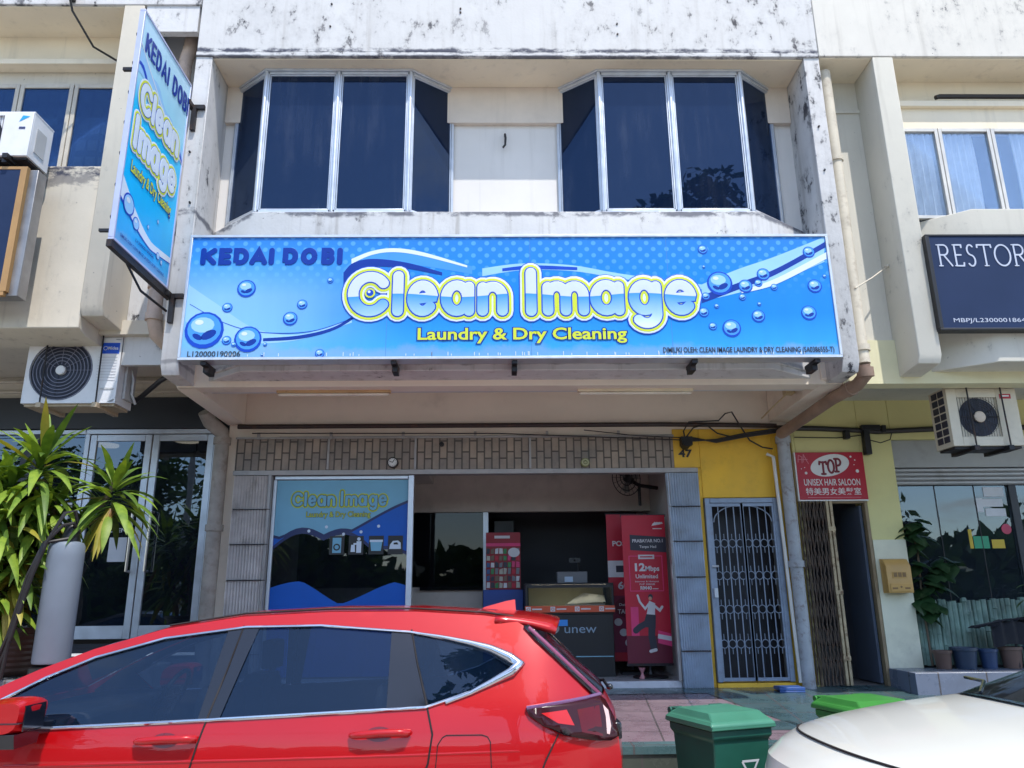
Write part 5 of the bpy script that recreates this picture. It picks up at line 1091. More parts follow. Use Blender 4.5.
for k in range(170): a = random.uniform(0, 6.28); r = .36*math.sqrt(random.random()); b.ell((-4.15+r*math.cos(a), 6.85+r*math.sin(a), 1.475+random.uniform(-.01, .015)), random.uniform(.018, .035), random.uniform(.018, .03), .016, 6)
b.lathe((-4.15, 6.85, 1.42), [(.375, 0), (.375, .045)], 24); b.build('pebbles', M('pale_pebble', (.42, .40, .37), .7, var=.3), pl)
cy = thing('padded_post', 'thick pale grey cylinder post with black hoses over its rounded top', 'post', (-3.545, 6.51, 1.12))
MB().lathe((-3.545, 6.49, 1.235), [(.132, 0), (.137, .02), (.137, .82), (.135, .90), (.12, .93), (.09, .94)], 30).build('post', M('pale_grey_vinyl', (.175, .21, .255), .5, var=.12, vs=3, dirt=.25), cy)
MB().lathe((-3.545, 6.51, 1.122), [(.16, 0), (.16, .08), (.13, .095)], 24).lathe((-3.53, 6.50, 2.155), [(.07, 0), (.075, .02), (.05, .14), (.03, .17)], 14).build('base', black, cy)
b = MB()
for k, (dx, top) in enumerate(((-.10, 2.42), (-.06, 2.52), (-.15, 2.30))):
    b.tube([(-3.84-.05*k, 6.36, 1.13), (-3.78+dx*.3, 6.345, 1.45), (-3.68+dx*.4, 6.335, 1.9), (-3.62+dx*.2, 6.34, 2.16), (-3.54, 6.38, top-.12), (-3.49, 6.44, top-.10), (-3.47, 6.50, 2.25)], .015, 7)
b.build('hose', cable, cy)
tag(MB().box(-4.3, -3.3, 7.4, 7.9, 1.122, 1.15).build('door_mat', M('dark_mat', (.03, .03, .035), .9), bevel=.004), 'dark doormat in front of the aluminium glass doors', 'doormat')
# row of pots under the salon window
pm = {'brown': M('brown_plastic_pot', (.12, .07, .055), .5, var=.2, dirt=.3), 'navy': M('dark_blue_pot', (.025, .045, .085), .4, var=.2), 'blue': M('blue_pot', (.03, .06, .14), .4, var=.2), 'terra': M('dull_terracotta_pot', (.15, .09, .07), .6, var=.2, dirt=.3), 'blue2': M('bright_blue_pot', (.04, .10, .30), .4, var=.15)}
soil = M('soil', (.035, .025, .018), .9, var=.3)
for x, r, h, k, lb in ((4.78, .10, .19, 'brown', 'small brown plant pot at the left end of the row under the salon window'), (5.02, .14, .22, 'navy', 'wide dark navy plant pot between a brown and a blue pot'), (5.28, .10, .20, 'blue', 'mid blue plant pot in the row under the salon window'), (5.53, .12, .22, 'terra', 'dull terracotta plant pot right of the mid blue pot'), (5.86, .17, .22, 'blue2', 'broad bright blue plant pot near the right edge')):
    t = thing('plant_pot', lb, 'plant pot', (x, 8.74, .916), group='plant pots under the salon window')
    MB().lathe((x, 8.74, .917), [(r*.72, 0), (r*.9, h*.85), (r, h*.86), (r, h), (r*.9, h), (r*.86, h*.85)], 24).build('pot', pm[k], t)
    MB().cyl((x, 8.74, .917+h*.7), (x, 8.74, .917+h*.88), r*.83, n=20).build('soil', soil, t)
random.seed(5)
sp_ = thing('salon_plant', 'dark broad leaved plant climbing by the salon window beside the pale pilaster', 'plant', (4.85, 9.02, 1.0))
b = MB(); dl = [leafmat('dark_broad_leaf', (.012, .04, .014), (.035, .085, .03), 14, .3), leafmat('dull_broad_leaf', (.02, .05, .02), (.05, .10, .04), 14, .3)]
for k in range(60):
    x, z = random.choice(((4.76, 2.28), (4.78, 2.1), (4.95, 2.0), (5.05, 1.98), (4.86, 1.85), (4.78, 1.7), (4.76, 2.42), (4.80, 1.58)))
    leaf(b, (x+random.uniform(-.06, .12), 9.0+random.uniform(-.06, .01), z+random.uniform(-.1, .12)), random.uniform(3.3, 6.1), random.uniform(-.5, .5), random.uniform(.18, .28), random.uniform(.15, .22), 1.2, k % 2, 5)
b.build('foliage', dl, sp_, recalc=False)
MB().tube([(4.78, 8.97, .93), (4.77, 8.97, 1.6), (4.80, 8.97, 2.2), (4.76, 8.97, 2.45)], .012, 6).tube([(4.79, 8.97, 1.7), (4.95, 8.96, 1.95)], .008, 5).build('stem', M('dracaena_stem', (.16, .12, .08), .7, var=.3), sp_)
b = MB()
for k in range(80): leaf(b, (5.95+random.uniform(-.2, .35), 8.72+random.uniform(-.08, .08), 1.15+random.uniform(0, .65)), random.uniform(0, 6.28), random.uniform(-.2, .9), random.uniform(.10, .18), .045, 1.2, k % 2, 4)
sp2 = thing('shrub', 'light green leafy shrub growing from the broad bright blue pot', 'plant', (5.86, 8.72, 1.1))
b.build('foliage', [leafmat('light_shrub_leaf', (.05, .11, .03), (.12, .20, .06), 12), dl[1]], sp2, recalc=False)
MB().tube([(5.86, 8.72, 1.07), (5.92, 8.72, 1.4), (6.0, 8.72, 1.75)], .012, 6).build('stem', M('dracaena_stem', (.16, .12, .08), .7, var=.3), sp2)
b = MB().grid(16, 6, lambda p, q: (5.16+.68*p, 8.62+.22*q, 1.33+.13*math.sin(min(1, p*1.4)*math.pi*.5)*(1-.6*q)-.30*max(0, .5-q)*math.sin(p*math.pi)*.3+.02*math.sin(p*19)))
b.grid(16, 6, lambda p, q: (5.30+.42*p, 8.64+.02*math.sin(p*20), 1.36-.24*q+.05*math.sin(p*3)))
b.tube([(5.12, 8.65, 1.35), (5.5, 8.66, 1.42), (5.9, 8.64, 1.44)], .012, 6).tube([(5.55, 8.66, .93), (5.55, 8.66, 1.42)], .012, 6)
tag(b.build('black_canopy', M('black_fabric', (.012, .013, .02), .8, var=.2)), 'sagging black fabric canopy propped over the pots at the salon window', 'canopy')

# ================= cars =================
def paint(name, col, metal=.35, rough=.28, flake=.05):
    m, t, b = newmat(name); co = nd(t, 'TexCoord').outputs['Object']
    c = mix_(t, 1, col, ramp_(t, noise_(t, co, 2.0, 3), [(.3, 1-flake), (.7, 1.0)]), 'MULTIPLY'); t.links.new(c, b.inputs['Base Color'])
    b.inputs['Metallic'].default_value = metal; b.inputs['Roughness'].default_value = rough; b.inputs['Coat Weight'].default_value = .75; b.inputs['Specular IOR Level'].default_value = .3
    k = smooth_(t, noise_(t, co, 5, 6, .65), .5, .8); t.links.new(math_(t, 'MULTIPLY_ADD', k, .05, .012), b.inputs['Coat Roughness'])   # thin dust film
    return m
chrome = M('chrome_trim', (.62, .63, .66), .18, metal=1.0, var=.05); rubber = M('tyre_rubber', (.018, .018, .018), .8, var=.2); gloss = M('gloss_black', (.008, .009, .014), .12, coat=.6)
cargl = GL('car_glass', (.002, .006, .016), (.27, .33, .40), .01, 1.1, refl=(.6, .78, 1.0), dust=.02); lampr = M('tail_lamp_red', (.11, .002, .005), .2, coat=.25, spec=.3, var=.1); lampd = M('tail_lamp_dark', (.035, .003, .006), .2, coat=.25, spec=.3); seam = M('panel_gap', (.01, .006, .006), .7)
seatm = M('car_seat_fabric', (.035, .037, .042), .8)
class Car:
    def __init__(s, name, label, Yc, X0, mat, wt, front, rear, loc):
        s.root = thing(name, label, 'car', loc); s.Yc = Yc; s.wt = wt; s.front = front; s.rear = rear; s.mat = mat
    def w(s, x, z):
        w_ = interp(s.wt, z); xf, kf, lf_ = s.front; xr, kr, lr = s.rear
        if x < xf: w_ -= kf*((xf-x)/lf_)**2
        if x > xr: w_ -= kr*((x-xr)/lr)**2
        return w_
    def side(s, sg=-1, off=0.0): return lambda x, z, d=0.0: (x, s.Yc+sg*(s.w(x, z)+off+d), z)
    def panel(s, outer, holes, mat, name, step=.07, off=0.0, parent=None, both=True, thick=0.0):
        def dens(P):
            out = []
            for a, b in zip(P, P[1:]+P[:1]):
                n = max(1, int(math.hypot(b[0]-a[0], b[1]-a[1])/step))
                out += [(a[0]+(b[0]-a[0])*k/n, a[1]+(b[1]-a[1])*k/n) for k in range(n)]
            return out
        loops = [dens(outer)]+[dens(h) for h in holes]; pts = []; edges = []
        for L in loops:
            k = len(pts); pts += [Vector(p) for p in L]; edges += [(k+i, k+(i+1) % len(L)) for i in range(len(L))]
        def inside(p, L):
            c = False
            for (x1, y1), (x2, y2) in zip(L, L[1:]+L[:1]):
                if (y1 > p[1]) != (y2 > p[1]) and p[0] < (x2-x1)*(p[1]-y1)/(y2-y1)+x1: c = not c
            return c
        xs = [p.x for p in pts]; zs = [p.y for p in pts]; g = step
        for i in range(int((max(xs)-min(xs))/g)+1):
            for j in range(int((max(zs)-min(zs))/g)+1):
                p = (min(xs)+(i+.5)*g, min(zs)+(j+.5)*g)
                if inside(p, loops[0]) and not any(inside(p, h) for h in loops[1:]):
                    if all((p[0]-q.x)**2+(p[1]-q.y)**2 > (g*.4)**2 for q in pts[:sum(map(len, loops))]): pts.append(Vector(p))
        v, e_, f, *_r = delaunay_2d_cdt(pts, edges, [], 0, 1e-6)
        f = [t for t in f if (lambda c: inside(c, loops[0]) and not any(inside(c, h) for h in loops[1:]))(((v[t[0]].x+v[t[1]].x+v[t[2]].x)/3, (v[t[0]].y+v[t[1]].y+v[t[2]].y)/3))]
        res = []
        for k, sg in enumerate((-1, 1) if both else (-1,)):
            pa = parent[k] if isinstance(parent, list) else (parent or s.root)
            o = MB().add([s.side(sg, off)(p.x, p.y) for p in v], f).build(name, mat, pa, smooth=50)
            if thick: so_ = o.modifiers.new('skin', 'SOLIDIFY'); so_.thickness = thick; so_.offset = 0
            res.append(o)
        return res
    def line(s, pts, r, mat, name, off=.002, both=True, parent=None, n=6, close=False):
        P = []
        for a, b in zip(pts, pts[1:]):
            k = max(1, int(math.hypot(b[0]-a[0], b[1]-a[1])/.06)); P += [(a[0]+(b[0]-a[0])*i/k, a[1]+(b[1]-a[1])*i/k) for i in range(k)]
        P.append(pts[-1])
        return [MB().tube([s.side(sg, off)(*p) for p in P], r, n).build(name, mat, parent[k] if isinstance(parent, list) else (parent or s.root), smooth=60) for k, sg in enumerate((-1, 1) if both else (-1,))]
    def skin(s, pts, mat, name, crown, bow=0.0, n=18, inset=0.0, dz=0.0, thick=0.0, sub=3):
        P = []
        for a, b in zip(pts, pts[1:]): P += [(a[0]+(b[0]-a[0])*i/sub, a[1]+(b[1]-a[1])*i/sub) for i in range(sub)]
        P.append(pts[-1]); m_ = len(P)-1
        def fn(p, q):
            x, z = P[round(q*m_)]; t = p*2-1; c = 1-abs(t)**2.4; cr = crown if not isinstance(crown, tuple) else crown[0]+(crown[1]-crown[0])*q; bw = bow if not isinstance(bow, tuple) else bow[0]+(bow[1]-bow[0])*q
            return (x+bw*c, s.Yc+(s.w(x, z)-inset)*t, z+cr*c+dz)
        o = MB().grid(n, m_, fn).build(name, mat, s.root, smooth=45)
        if thick: so_ = o.modifiers.new('skin', 'SOLIDIFY'); so_.thickness = thick; so_.offset = -1
        return o
    def wheel(s, x, r, name='wheel'):
        for sg in (-1, 1):
            y = s.Yc+sg*(.80); t = MB().lathe((x, y, r), [(r*.6, -.1*sg), (r*.93, -.1*sg), (r, -.06*sg), (r, .06*sg), (r*.93, .1*sg), (r*.6, .1*sg)], 32, axis='y').build('wheel', rubber, s.root)
            b = MB()
            for k in range(5):
                a = k*1.2566; c, q = math.cos(a), math.sin(a)
                b.add([(x+.05*q, y+.085*sg, r-.05*c), (x-.05*q, y+.085*sg, r+.05*c), (x+r*.6*c-.03*q, y+.075*sg, r+r*.6*q+.03*c), (x+r*.6*c+.03*q, y+.075*sg, r+r*.6*q-.03*c)], [(0, 1, 2, 3)])
            b.lathe((x, y+.0, r), [(r*.62, -.09*sg), (r*.60, -.05*sg), (.06, -.04*sg), (.02, -.085*sg)], 24, axis='y'); b.build('rim', M('alloy_rim', (.4, .41, .43), .3, metal=.9), t)
    def cabin(s, x0, x1, z0, zb, rows, steer=None):
        MB().box(x0, x1, s.Yc-.80, s.Yc+.80, .3, z0).build('floor_pan', black, s.root)
        b = MB()
        for x in rows:
            for y in (-.40, .40):
                b.prof([(s.Yc+y-.24, z0), (s.Yc+y+.24, z0), (s.Yc+y+.22, zb), (s.Yc+y+.15, zb+.06), (s.Yc+y-.15, zb+.06), (s.Yc+y-.22, zb)], x, x+.16)
                b.box(x-.42, x, s.Yc+y-.24, s.Yc+y+.24, z0, z0+.12).box(x+.10, x+.19, s.Yc+y-.13, s.Yc+y+.13, zb+.09, zb+.28).box(x+.13, x+.16, s.Yc+y-.05, s.Yc+y+.05, zb+.05, zb+.1)
        b.build('seats', seatm, s.root, bevel=.03)
        if steer:
            x, z = steer; y = s.Yc+.38
            MB().tube([(x+.08*math.sin(a*math.pi/10), y+.19*math.cos(a*math.pi/10), z+.17*math.sin(a*math.pi/10)) for a in range(21)], .016, 7, cap=False).tube([(x-.12, y, z-.05), (x, y, z)], .05, 8).tube([(x, y-.18, z), (x, y+.18, z)], .014, 6).build('steering_wheel', black, s.root)
            MB().prof([(s.Yc-.78, z0), (s.Yc+.78, z0), (s.Yc+.76, z+.02), (s.Yc-.76, z+.02)], x-.65, x-.12).build('dashboard', M('dash_grey', (.05, .052, .056), .7), s.root, bevel=.04)
red = paint('candy_red_paint', (.46, .003, .006), .12, .3)
WT = [(.2, .84), (.35, .885), (.55, .912), (.74, .922), (.86, .924), (.915, .914), (.95, .916), (1.0, .905), (1.06, .885), (1.12, .862), (1.25, .800), (1.40, .728), (1.55, .650), (1.70, .57)]
rc = Car('suv', 'bright red SUV with dark windows and chrome window line parked in front of the laundry', 5.372, 0, red, WT, (-3.1, .26, .85), (.12, .20, .54), (-1.64, 5.37, 0))
rail = [(-3.10, 1.085), (-2.84, 1.215), (-2.58, 1.335), (-2.31, 1.44), (-1.95, 1.543), (-1.52, 1.606), (-1.0, 1.628), (-.5, 1.625), (-.1, 1.60), (.08, 1.575)]
wx0, wx1 = -2.98, -.32
def arch(cx, r=.40, z=.36): return [(cx-r*math.cos(a*math.pi/10), z+r*math.sin(a*math.pi/10)) for a in range(11)]
outer = [(-3.92, .30), (-3.94, .55), (-3.90, .78), (-3.80, .90), (-3.5, 1.0)]+rail+[(.22, 1.49), (.34, 1.385), (.47, 1.26), (.575, 1.165), (.63, 1.06), (.655, .95), (.668, .84), (.665, .70), (.64, .5), (.60, .30)]
outer += list(reversed([(a, b) for a, b in arch(wx1) if b > .3]))+list(reversed([(a, b) for a, b in arch(wx0) if b > .3]))
wtop = [(-2.735, 1.178), (-2.52, 1.295), (-2.283, 1.396), (-1.925, 1.492), (-1.473, 1.548), (-1.042, 1.552), (-.522, 1.512), (-.175, 1.455), (.02, 1.392), (.118, 1.338)]
wbot = [(-2.60, 1.045), (-2.45, 1.05), (-1.542, 1.082), (-.407, 1.128), (-.166, 1.20), (.118, 1.330)]
whole = wbot+list(reversed(wtop))
body = rc.panel(outer, [whole], red, 'body_side')
rc.panel([(-2.9, .4), (-3.05, 1.06)]+[(a, b-.012) for a, b in rail[1:]]+[(.2, 1.45), (.5, 1.15), (.5, .75), (-.9, .4)], [whole], seatm, 'door_trim', .09, -.022)
rc.skin([(-3.94, .30), (-3.94, .55), (-3.90, .78), (-3.80, .90), (-3.5, 1.0), (-3.10, 1.085)], red, 'bonnet', (.0, .03), -.10)
rc.skin(rail[:5], cargl, 'windscreen', (.02, .03), (-.10, -.02), inset=.05)
rc.skin(rail[4:], red, 'roof', .03, (-.02, 0), sub=2)
rc.skin([(.08, 1.575), (.22, 1.49), (.34, 1.385), (.47, 1.26), (.575, 1.165)], gloss, 'rear_window', .04, .05, inset=.012)
rc.skin([(.575, 1.165), (.63, 1.06), (.655, .95), (.668, .84), (.665, .70), (.64, .5), (.60, .30)], red, 'tailgate', .0, .07)
# spoiler: a wing over the rear window, ends wrapped down
def spf(p, q):
    t = p*2-1; x = -.03+.41*q; z = 1.588+.010*q-.055*q*q+.034*(1-abs(t)**2.2)-.03*max(0, abs(t)-.86)/.14*q
    return (x-.05*abs(t)**3*q, rc.Yc+t*(.655-.025*q), z)
o = MB().grid(22, 8, spf).build('spoiler', red, rc.root, smooth=50); k = o.modifiers.new('skin', 'SOLIDIFY'); k.thickness = .032; k.offset = -1
b = MB(); b.add([(-.12, rc.Yc-.032, 1.632), (-.12, rc.Yc+.032, 1.632), (.105, rc.Yc+.028, 1.612), (.105, rc.Yc-.028, 1.612), (.10, rc.Yc-.008, 1.688), (.10, rc.Yc+.008, 1.688), (.04, rc.Yc, 1.678), (-.10, rc.Yc, 1.642)],
    [(0, 3, 4, 6, 7), (1, 7, 6, 5, 2), (3, 2, 5, 4), (4, 5, 6), (0, 7, 1)]); b.build('roof_fin', red, rc.root, smooth=20)
for sg in (-1, 1): MB().tube([(x, rc.Yc+sg*(rc.w(x, z)-.075), z+.017) for x, z in rail[4:]], .006, 6).build('roof_seam', seam, rc.root)
def strip(xb0, xb1, xt0, xt1, mat, name, off, nv=8, nu=14):
    for sg in (-1, 1):
        f = rc.side(sg, off)
        def fn(p, q):
            xb, xt = xb0+(xb1-xb0)*p, xt0+(xt1-xt0)*p; zb, zt = interp(wbot, xb), interp(wtop, xt)
            return f(xb+(xt-xb)*q, zb+(zt-zb)*q)
        MB().grid(nu, nv, fn).build(name, mat, rc.root, smooth=50)
strip(-2.60, -1.63, -2.735, -1.575, cargl, 'front_window', -.008)
strip(-1.63, -1.515, -1.575, -1.40, gloss, 'door_pillar', .001, nu=3)
strip(-1.515, -.62, -1.40, -.63, cargl, 'rear_side_window', -.008)
strip(-.62, -.39, -.63, -.52, gloss, 'rear_pillar', .001, nu=3)
strip(-.39, .116, -.52, .118, cargl, 'quarter_window', -.008)
b = rc.line([(-2.62, 1.035)]+wbot[1:], .0105, chrome, 'window_trim', .004)
rc.line(list(wtop), .009, chrome, 'window_trim', .004); 
for sg in (-1, 1):
    f = rc.side(sg, .006); mbq = MB(); P = [(-.52, 1.512, .006), (-.35, 1.487, .010), (-.175, 1.452, .016), (-.05, 1.418, .024), (.05, 1.372, .032), (.105, 1.338, .036), (.06, 1.296, .030), (-.05, 1.248, .020), (-.166, 1.196, .013), (-.3, 1.15, .010)]
    mbq.tube([f(a, c) for a, c, r in P], [r for a, c, r in P], 8).build('quarter_trim', chrome, rc.root, smooth=60)
for q in ([(-1.492, 1.555), (-1.53, 1.32), (-1.585, 1.06), (-1.61, .95), (-1.64, .82), (-1.66, .4)], [(-.515, 1.525), (-.47, 1.35), (-.40, 1.13), (-.365, 1.0), (-.385, .86), (-.46, .68)], [(-2.63, 1.03), (-2.70, .85), (-2.66, .55), (-2.52, .36)]):
    rc.line(q, .0055, seam, 'door_gap', .0005)
rc.line([(-.345, .83), (-.335, .95), (-.31, .985), (-.29, .995), (-.10, .995), (-.07, .985), (-.055, .96), (-.05, .83), (-.06, .80), (-.33, .80), (-.345, .83)], .0028, seam, 'fuel_flap', .0008, both=False)
rc.line([(.31, .99), (.24, .87), (.17, .72), (.13, .5)], .0045, seam, 'bumper_gap', .0005)
rc.line([(-2.6, .873), (-1.6, .885), (-.5, .90), (.1, .915)], .008, red, 'side_crease', -.003)
for x0, z0 in ((-1.93, .985), (-.80, 1.002)):
    for sg in (-1, 1):
        f = rc.side(sg)
        P = [(x0+.315*t, z0+.012*t+.008*math.sin(t*3.14)) for t in (0, .06, .2, .5, .8, .94, 1)]
        h = MB().tube([f(a, c, (.012, .034, .044, .046, .046, .04, .012)[i]) for i, (a, c) in enumerate(P)], [.012, .017, .019, .019, .020, .021, .014], 10).build('door_handle', red, rc.root, smooth=60)
        MB().add([f(x0+.14, z0-.002, .003)]+[f(x0+.15+.072*math.cos(a*.3142), z0+.002+.036*math.sin(a*.3142), .003) for a in range(20)], [(0, 1+a, 1+(a+1) % 20) for a in range(20)]).build('handle_recess_shade', M('recess_shade_red', (.16, .004, .008), .3, coat=.5), h)  # flat ellipse; shade of the handle hollow painted as darker red
# tail lamp: wedge along the shoulder and a blade up the rear pillar
tl = rc.panel([(.135, 1.118), (.30, 1.136), (.46, 1.152), (.55, 1.168), (.585, 1.14), (.63, 1.05), (.655, .955), (.60, .938), (.52, .945), (.38, .975), (.23, 1.035), (.155, 1.085)], [], lampd, 'tail_lamp', .04, .014, thick=.02)
rc.panel([(.22, 1.096), (.36, 1.108), (.40, 1.03), (.31, 1.045)], [], M('tail_lamp_bright', (.55, .012, .012), .2, coat=.3), 'lens', .04, .0262, parent=tl)
rc.panel([(.42, 1.105), (.55, 1.118), (.56, .965), (.44, .995)], [], lampr, 'lens', .04, .0262, parent=tl)
rc.panel([(.572, 1.12), (.602, 1.09), (.612, 1.01), (.60, .97), (.584, .975), (.584, 1.06)], [], M('tail_lamp_clear', (.72, .48, .44), .12, coat=1), 'lens', .04, .0268, parent=tl)
rc.line([(.14, 1.122), (.30, 1.140), (.47, 1.158), (.56, 1.172)], .012, M('lamp_violet_edge', (.16, .06, .16), .15, coat=1), 'lens', .02, parent=tl)
rc.panel([(.135, 1.535), (.165, 1.545), (.245, 1.475), (.36, 1.372), (.49, 1.25), (.58, 1.165), (.53, 1.16), (.44, 1.245), (.30, 1.375), (.20, 1.465)], [], gloss, 'pillar_lamp', .04, .010, thick=.016)
rc.line([(.165, 1.53), (.25, 1.455), (.37, 1.345), (.49, 1.232), (.565, 1.165)], .013, M('lamp_violet', (.26, .05, .12), .15, coat=1), 'pillar_lamp', .016)
b = MB().box(.60, .68, rc.Yc-.70, rc.Yc+.70, .93, 1.02); b.build('number_recess', gloss, rc.root, bevel=.01)
MB().tube([(.60, rc.Yc-.20, 1.19), (.64, rc.Yc-.26, 1.20), (.655, rc.Yc-.40, 1.17)], .010, 6).ell((.66, rc.Yc-.40, 1.175), .022, .022, .018).build('rear_wiper', gloss, rc.root)
# mirror on the near and far side
for sg in (-1, 1):
    y = rc.Yc+sg*1.10; vs = []
    def mf(p, q):
        a = 2*math.pi*p; t = q*2-1; rx = .135*(1-.10*abs(t)**3); rz = .10*(1-.20*t*t)
        c, s_ = math.cos(a), math.sin(a); sq_ = (abs(c)**4+abs(s_)**4)**-.25
        return (-2.50+rx*c*sq_*.92+.01*s_, y+sg*.125*t, 1.14+rz*s_*sq_*.9+.01*c)
    mb = MB().grid(28, 8, mf); m1 = mf(0, 0)
    for q in (0, 1): mb.add([mf(k/28, q) for k in range(28)], [tuple(range(28))])
    o = mb.build('mirror', red, rc.root, smooth=60)
    MB().box(-2.63, -2.375, y-.128, y+.128, 1.118, 1.124).prof([(y-.10, 1.0), (y+.10, 1.0), (y+.12, 1.07), (y-.12, 1.07)], -2.60, -2.40).build('mirror_trim', gloss, o, bevel=.01)
    MB().box(-2.380, -2.374, y-.09, y+.09, 1.08, 1.20).build('mirror_glass', gloss, o)
    MB().prof([(rc.Yc+sg*.84, 1.02), (rc.Yc+sg*.99, 1.04), (rc.Yc+sg*.99, 1.10), (rc.Yc+sg*.84, 1.09)], -2.55, -2.40).build('mirror_arm', gloss, o, bevel=.008)
rc.wheel(wx0, .36); rc.wheel(wx1, .36)
rc.cabin(-3.0, .35, .62, 1.15, (-1.75, -.72), (-2.28, 1.06))
MB().box(-3.6, .5, rc.Yc-.7, rc.Yc+.7, .25, .34).build('underbody', black, rc.root)
# ---- sedan used twice: pearl white one at right, dark one across the road
def sedan(label, X, Yc, col, name='sedan'):
    W2 = [(.2, .82), (.4, .87), (.65, .885), (.80, .885), (.90, .872), (.96, .845), (1.0, .80), (1.06, .77), (1.10, .76), (1.3, .66), (1.45, .57)]
    c = Car(name, label, Yc, 0, col, W2, (X+.75, .30, .80), (X+3.9, .22, .7), (X+2.3, Yc, 0))
    front = [(X+.04, .25), (X, .50), (X+.015, .70), (X+.06, .82)]; hood = [(X+.06, .82), (X+.14, .875), (X+.26, .925), (X+.55, .985), (X+.90, 1.045), (X+1.28, 1.09)]
    ws = [(X+1.28, 1.09), (X+1.65, 1.22), (X+2.05, 1.33), (X+2.25, 1.40)]; roof = [(X+2.25, 1.40), (X+2.6, 1.43), (X+3.0, 1.42), (X+3.3, 1.37)]
    rw = [(X+3.3, 1.37), (X+3.65, 1.20), (X+3.95, 1.05)]; boot = [(X+3.95, 1.05), (X+4.3, 1.04), (X+4.48, .99), (X+4.52, .8), (X+4.50, .5), (X+4.45, .28)]
    a, b_ = X+.85, X+3.5
    outl = front+hood[1:]+ws[1:]+roof[1:]+rw[1:]+boot[1:]+list(reversed([q for q in arch(b_, .36, .31) if q[1] > .28]))+list(reversed([q for q in arch(a, .36, .31) if q[1] > .28]))
    win = [(X+1.75, 1.06), (X+3.6, 1.07), (X+3.62, 1.12), (X+3.25, 1.31), (X+2.95, 1.36), (X+2.55, 1.37), (X+2.25, 1.33), (X+1.95, 1.2)]
    c.panel(outl, [win], col, 'body_side'); c.panel([(p[0]-.0, p[1]) for p in win], [], cargl, 'side_window', .1, -.008)
    c.skin(front, col, 'front_bumper', (0, .025), -.20); c.skin(hood, col, 'bonnet', (.025, .035), (-.20, -.12), sub=4); c.skin(ws, cleargl if col is pearl else cargl, 'windscreen', (.035, .045), (-.12, 0)); c.skin(roof, col, 'roof', .05); c.skin(rw, cargl, 'rear_window', (.05, .03), (0, .08)); c.skin(boot, col, 'boot', (.03, 0), .08)
    c.line([(X+2.62, 1.38), (X+2.60, 1.04), (X+2.62, .4)], .006, seam, 'door_gap', .001); c.line([(X+1.55, 1.02), (X+1.5, .7), (X+1.6, .35)], .006, seam, 'door_gap', .001)
    # shut line across the nose
    mb = MB(); P = []
    for k in range(25):
        t = k/12-1; cc = 1-abs(t)**2.4; x = X+.25; z = .922
        P.append((x-.185*cc, Yc+c.w(x, z)*t*.985, z+.027*cc+.003))
    mb.tube(P, .0065, 5); mb.build('bonnet_gap', seam, c.root)
    for sg in (-1, 1):
        lp = c.panel([(X+.10, .66), (X+.42, .74), (X+.52, .80), (X+.30, .80), (X+.12, .74)], [], M('headlamp_clear', (.5, .52, .55), .08, coat=1), 'headlamp', .05, .008) if sg < 0 else None
    MB().prof([(Yc-.55, .42), (Yc+.55, .42), (Yc+.6, .60), (Yc-.6, .60)], X-.21, X-.17).build('grille', gloss, c.root, bevel=.01)
    MB().grid(14, 1, lambda p, q: (X+1.24-.12*(1-abs(2*p-1)**2.4)+.06*q, Yc+(2*p-1)*.73, 1.092+.035*(1-abs(2*p-1)**2.4)+.006-.0*q)).build('scuttle', gloss, c.root)
    for y0 in (-.25, .35): MB().tube([(X+1.18, Yc+y0, 1.14), (X+1.33, Yc+y0+.2, 1.18), (X+1.36, Yc+y0+.45, 1.18)], .011, 5).build('wiper', gloss, c.root)
    c.wheel(a, .31); c.wheel(b_, .31); c.cabin(X+1.55, X+3.9, .52, .98, (X+2.6, X+3.35), (X+2.0, .95))
    return c
pearl = paint('pearl_white_paint', (.70, .69, .62), .0, .3, .02)
sedan('pearl white sedan at the lower right corner with its bonnet towards the red SUV', 1.62, 4.42, pearl)
sedan('dark bronze sedan parked across the road from the shops', -11.3, -1.6, paint('dark_bronze_paint', (.06, .045, .04), .5, .3))

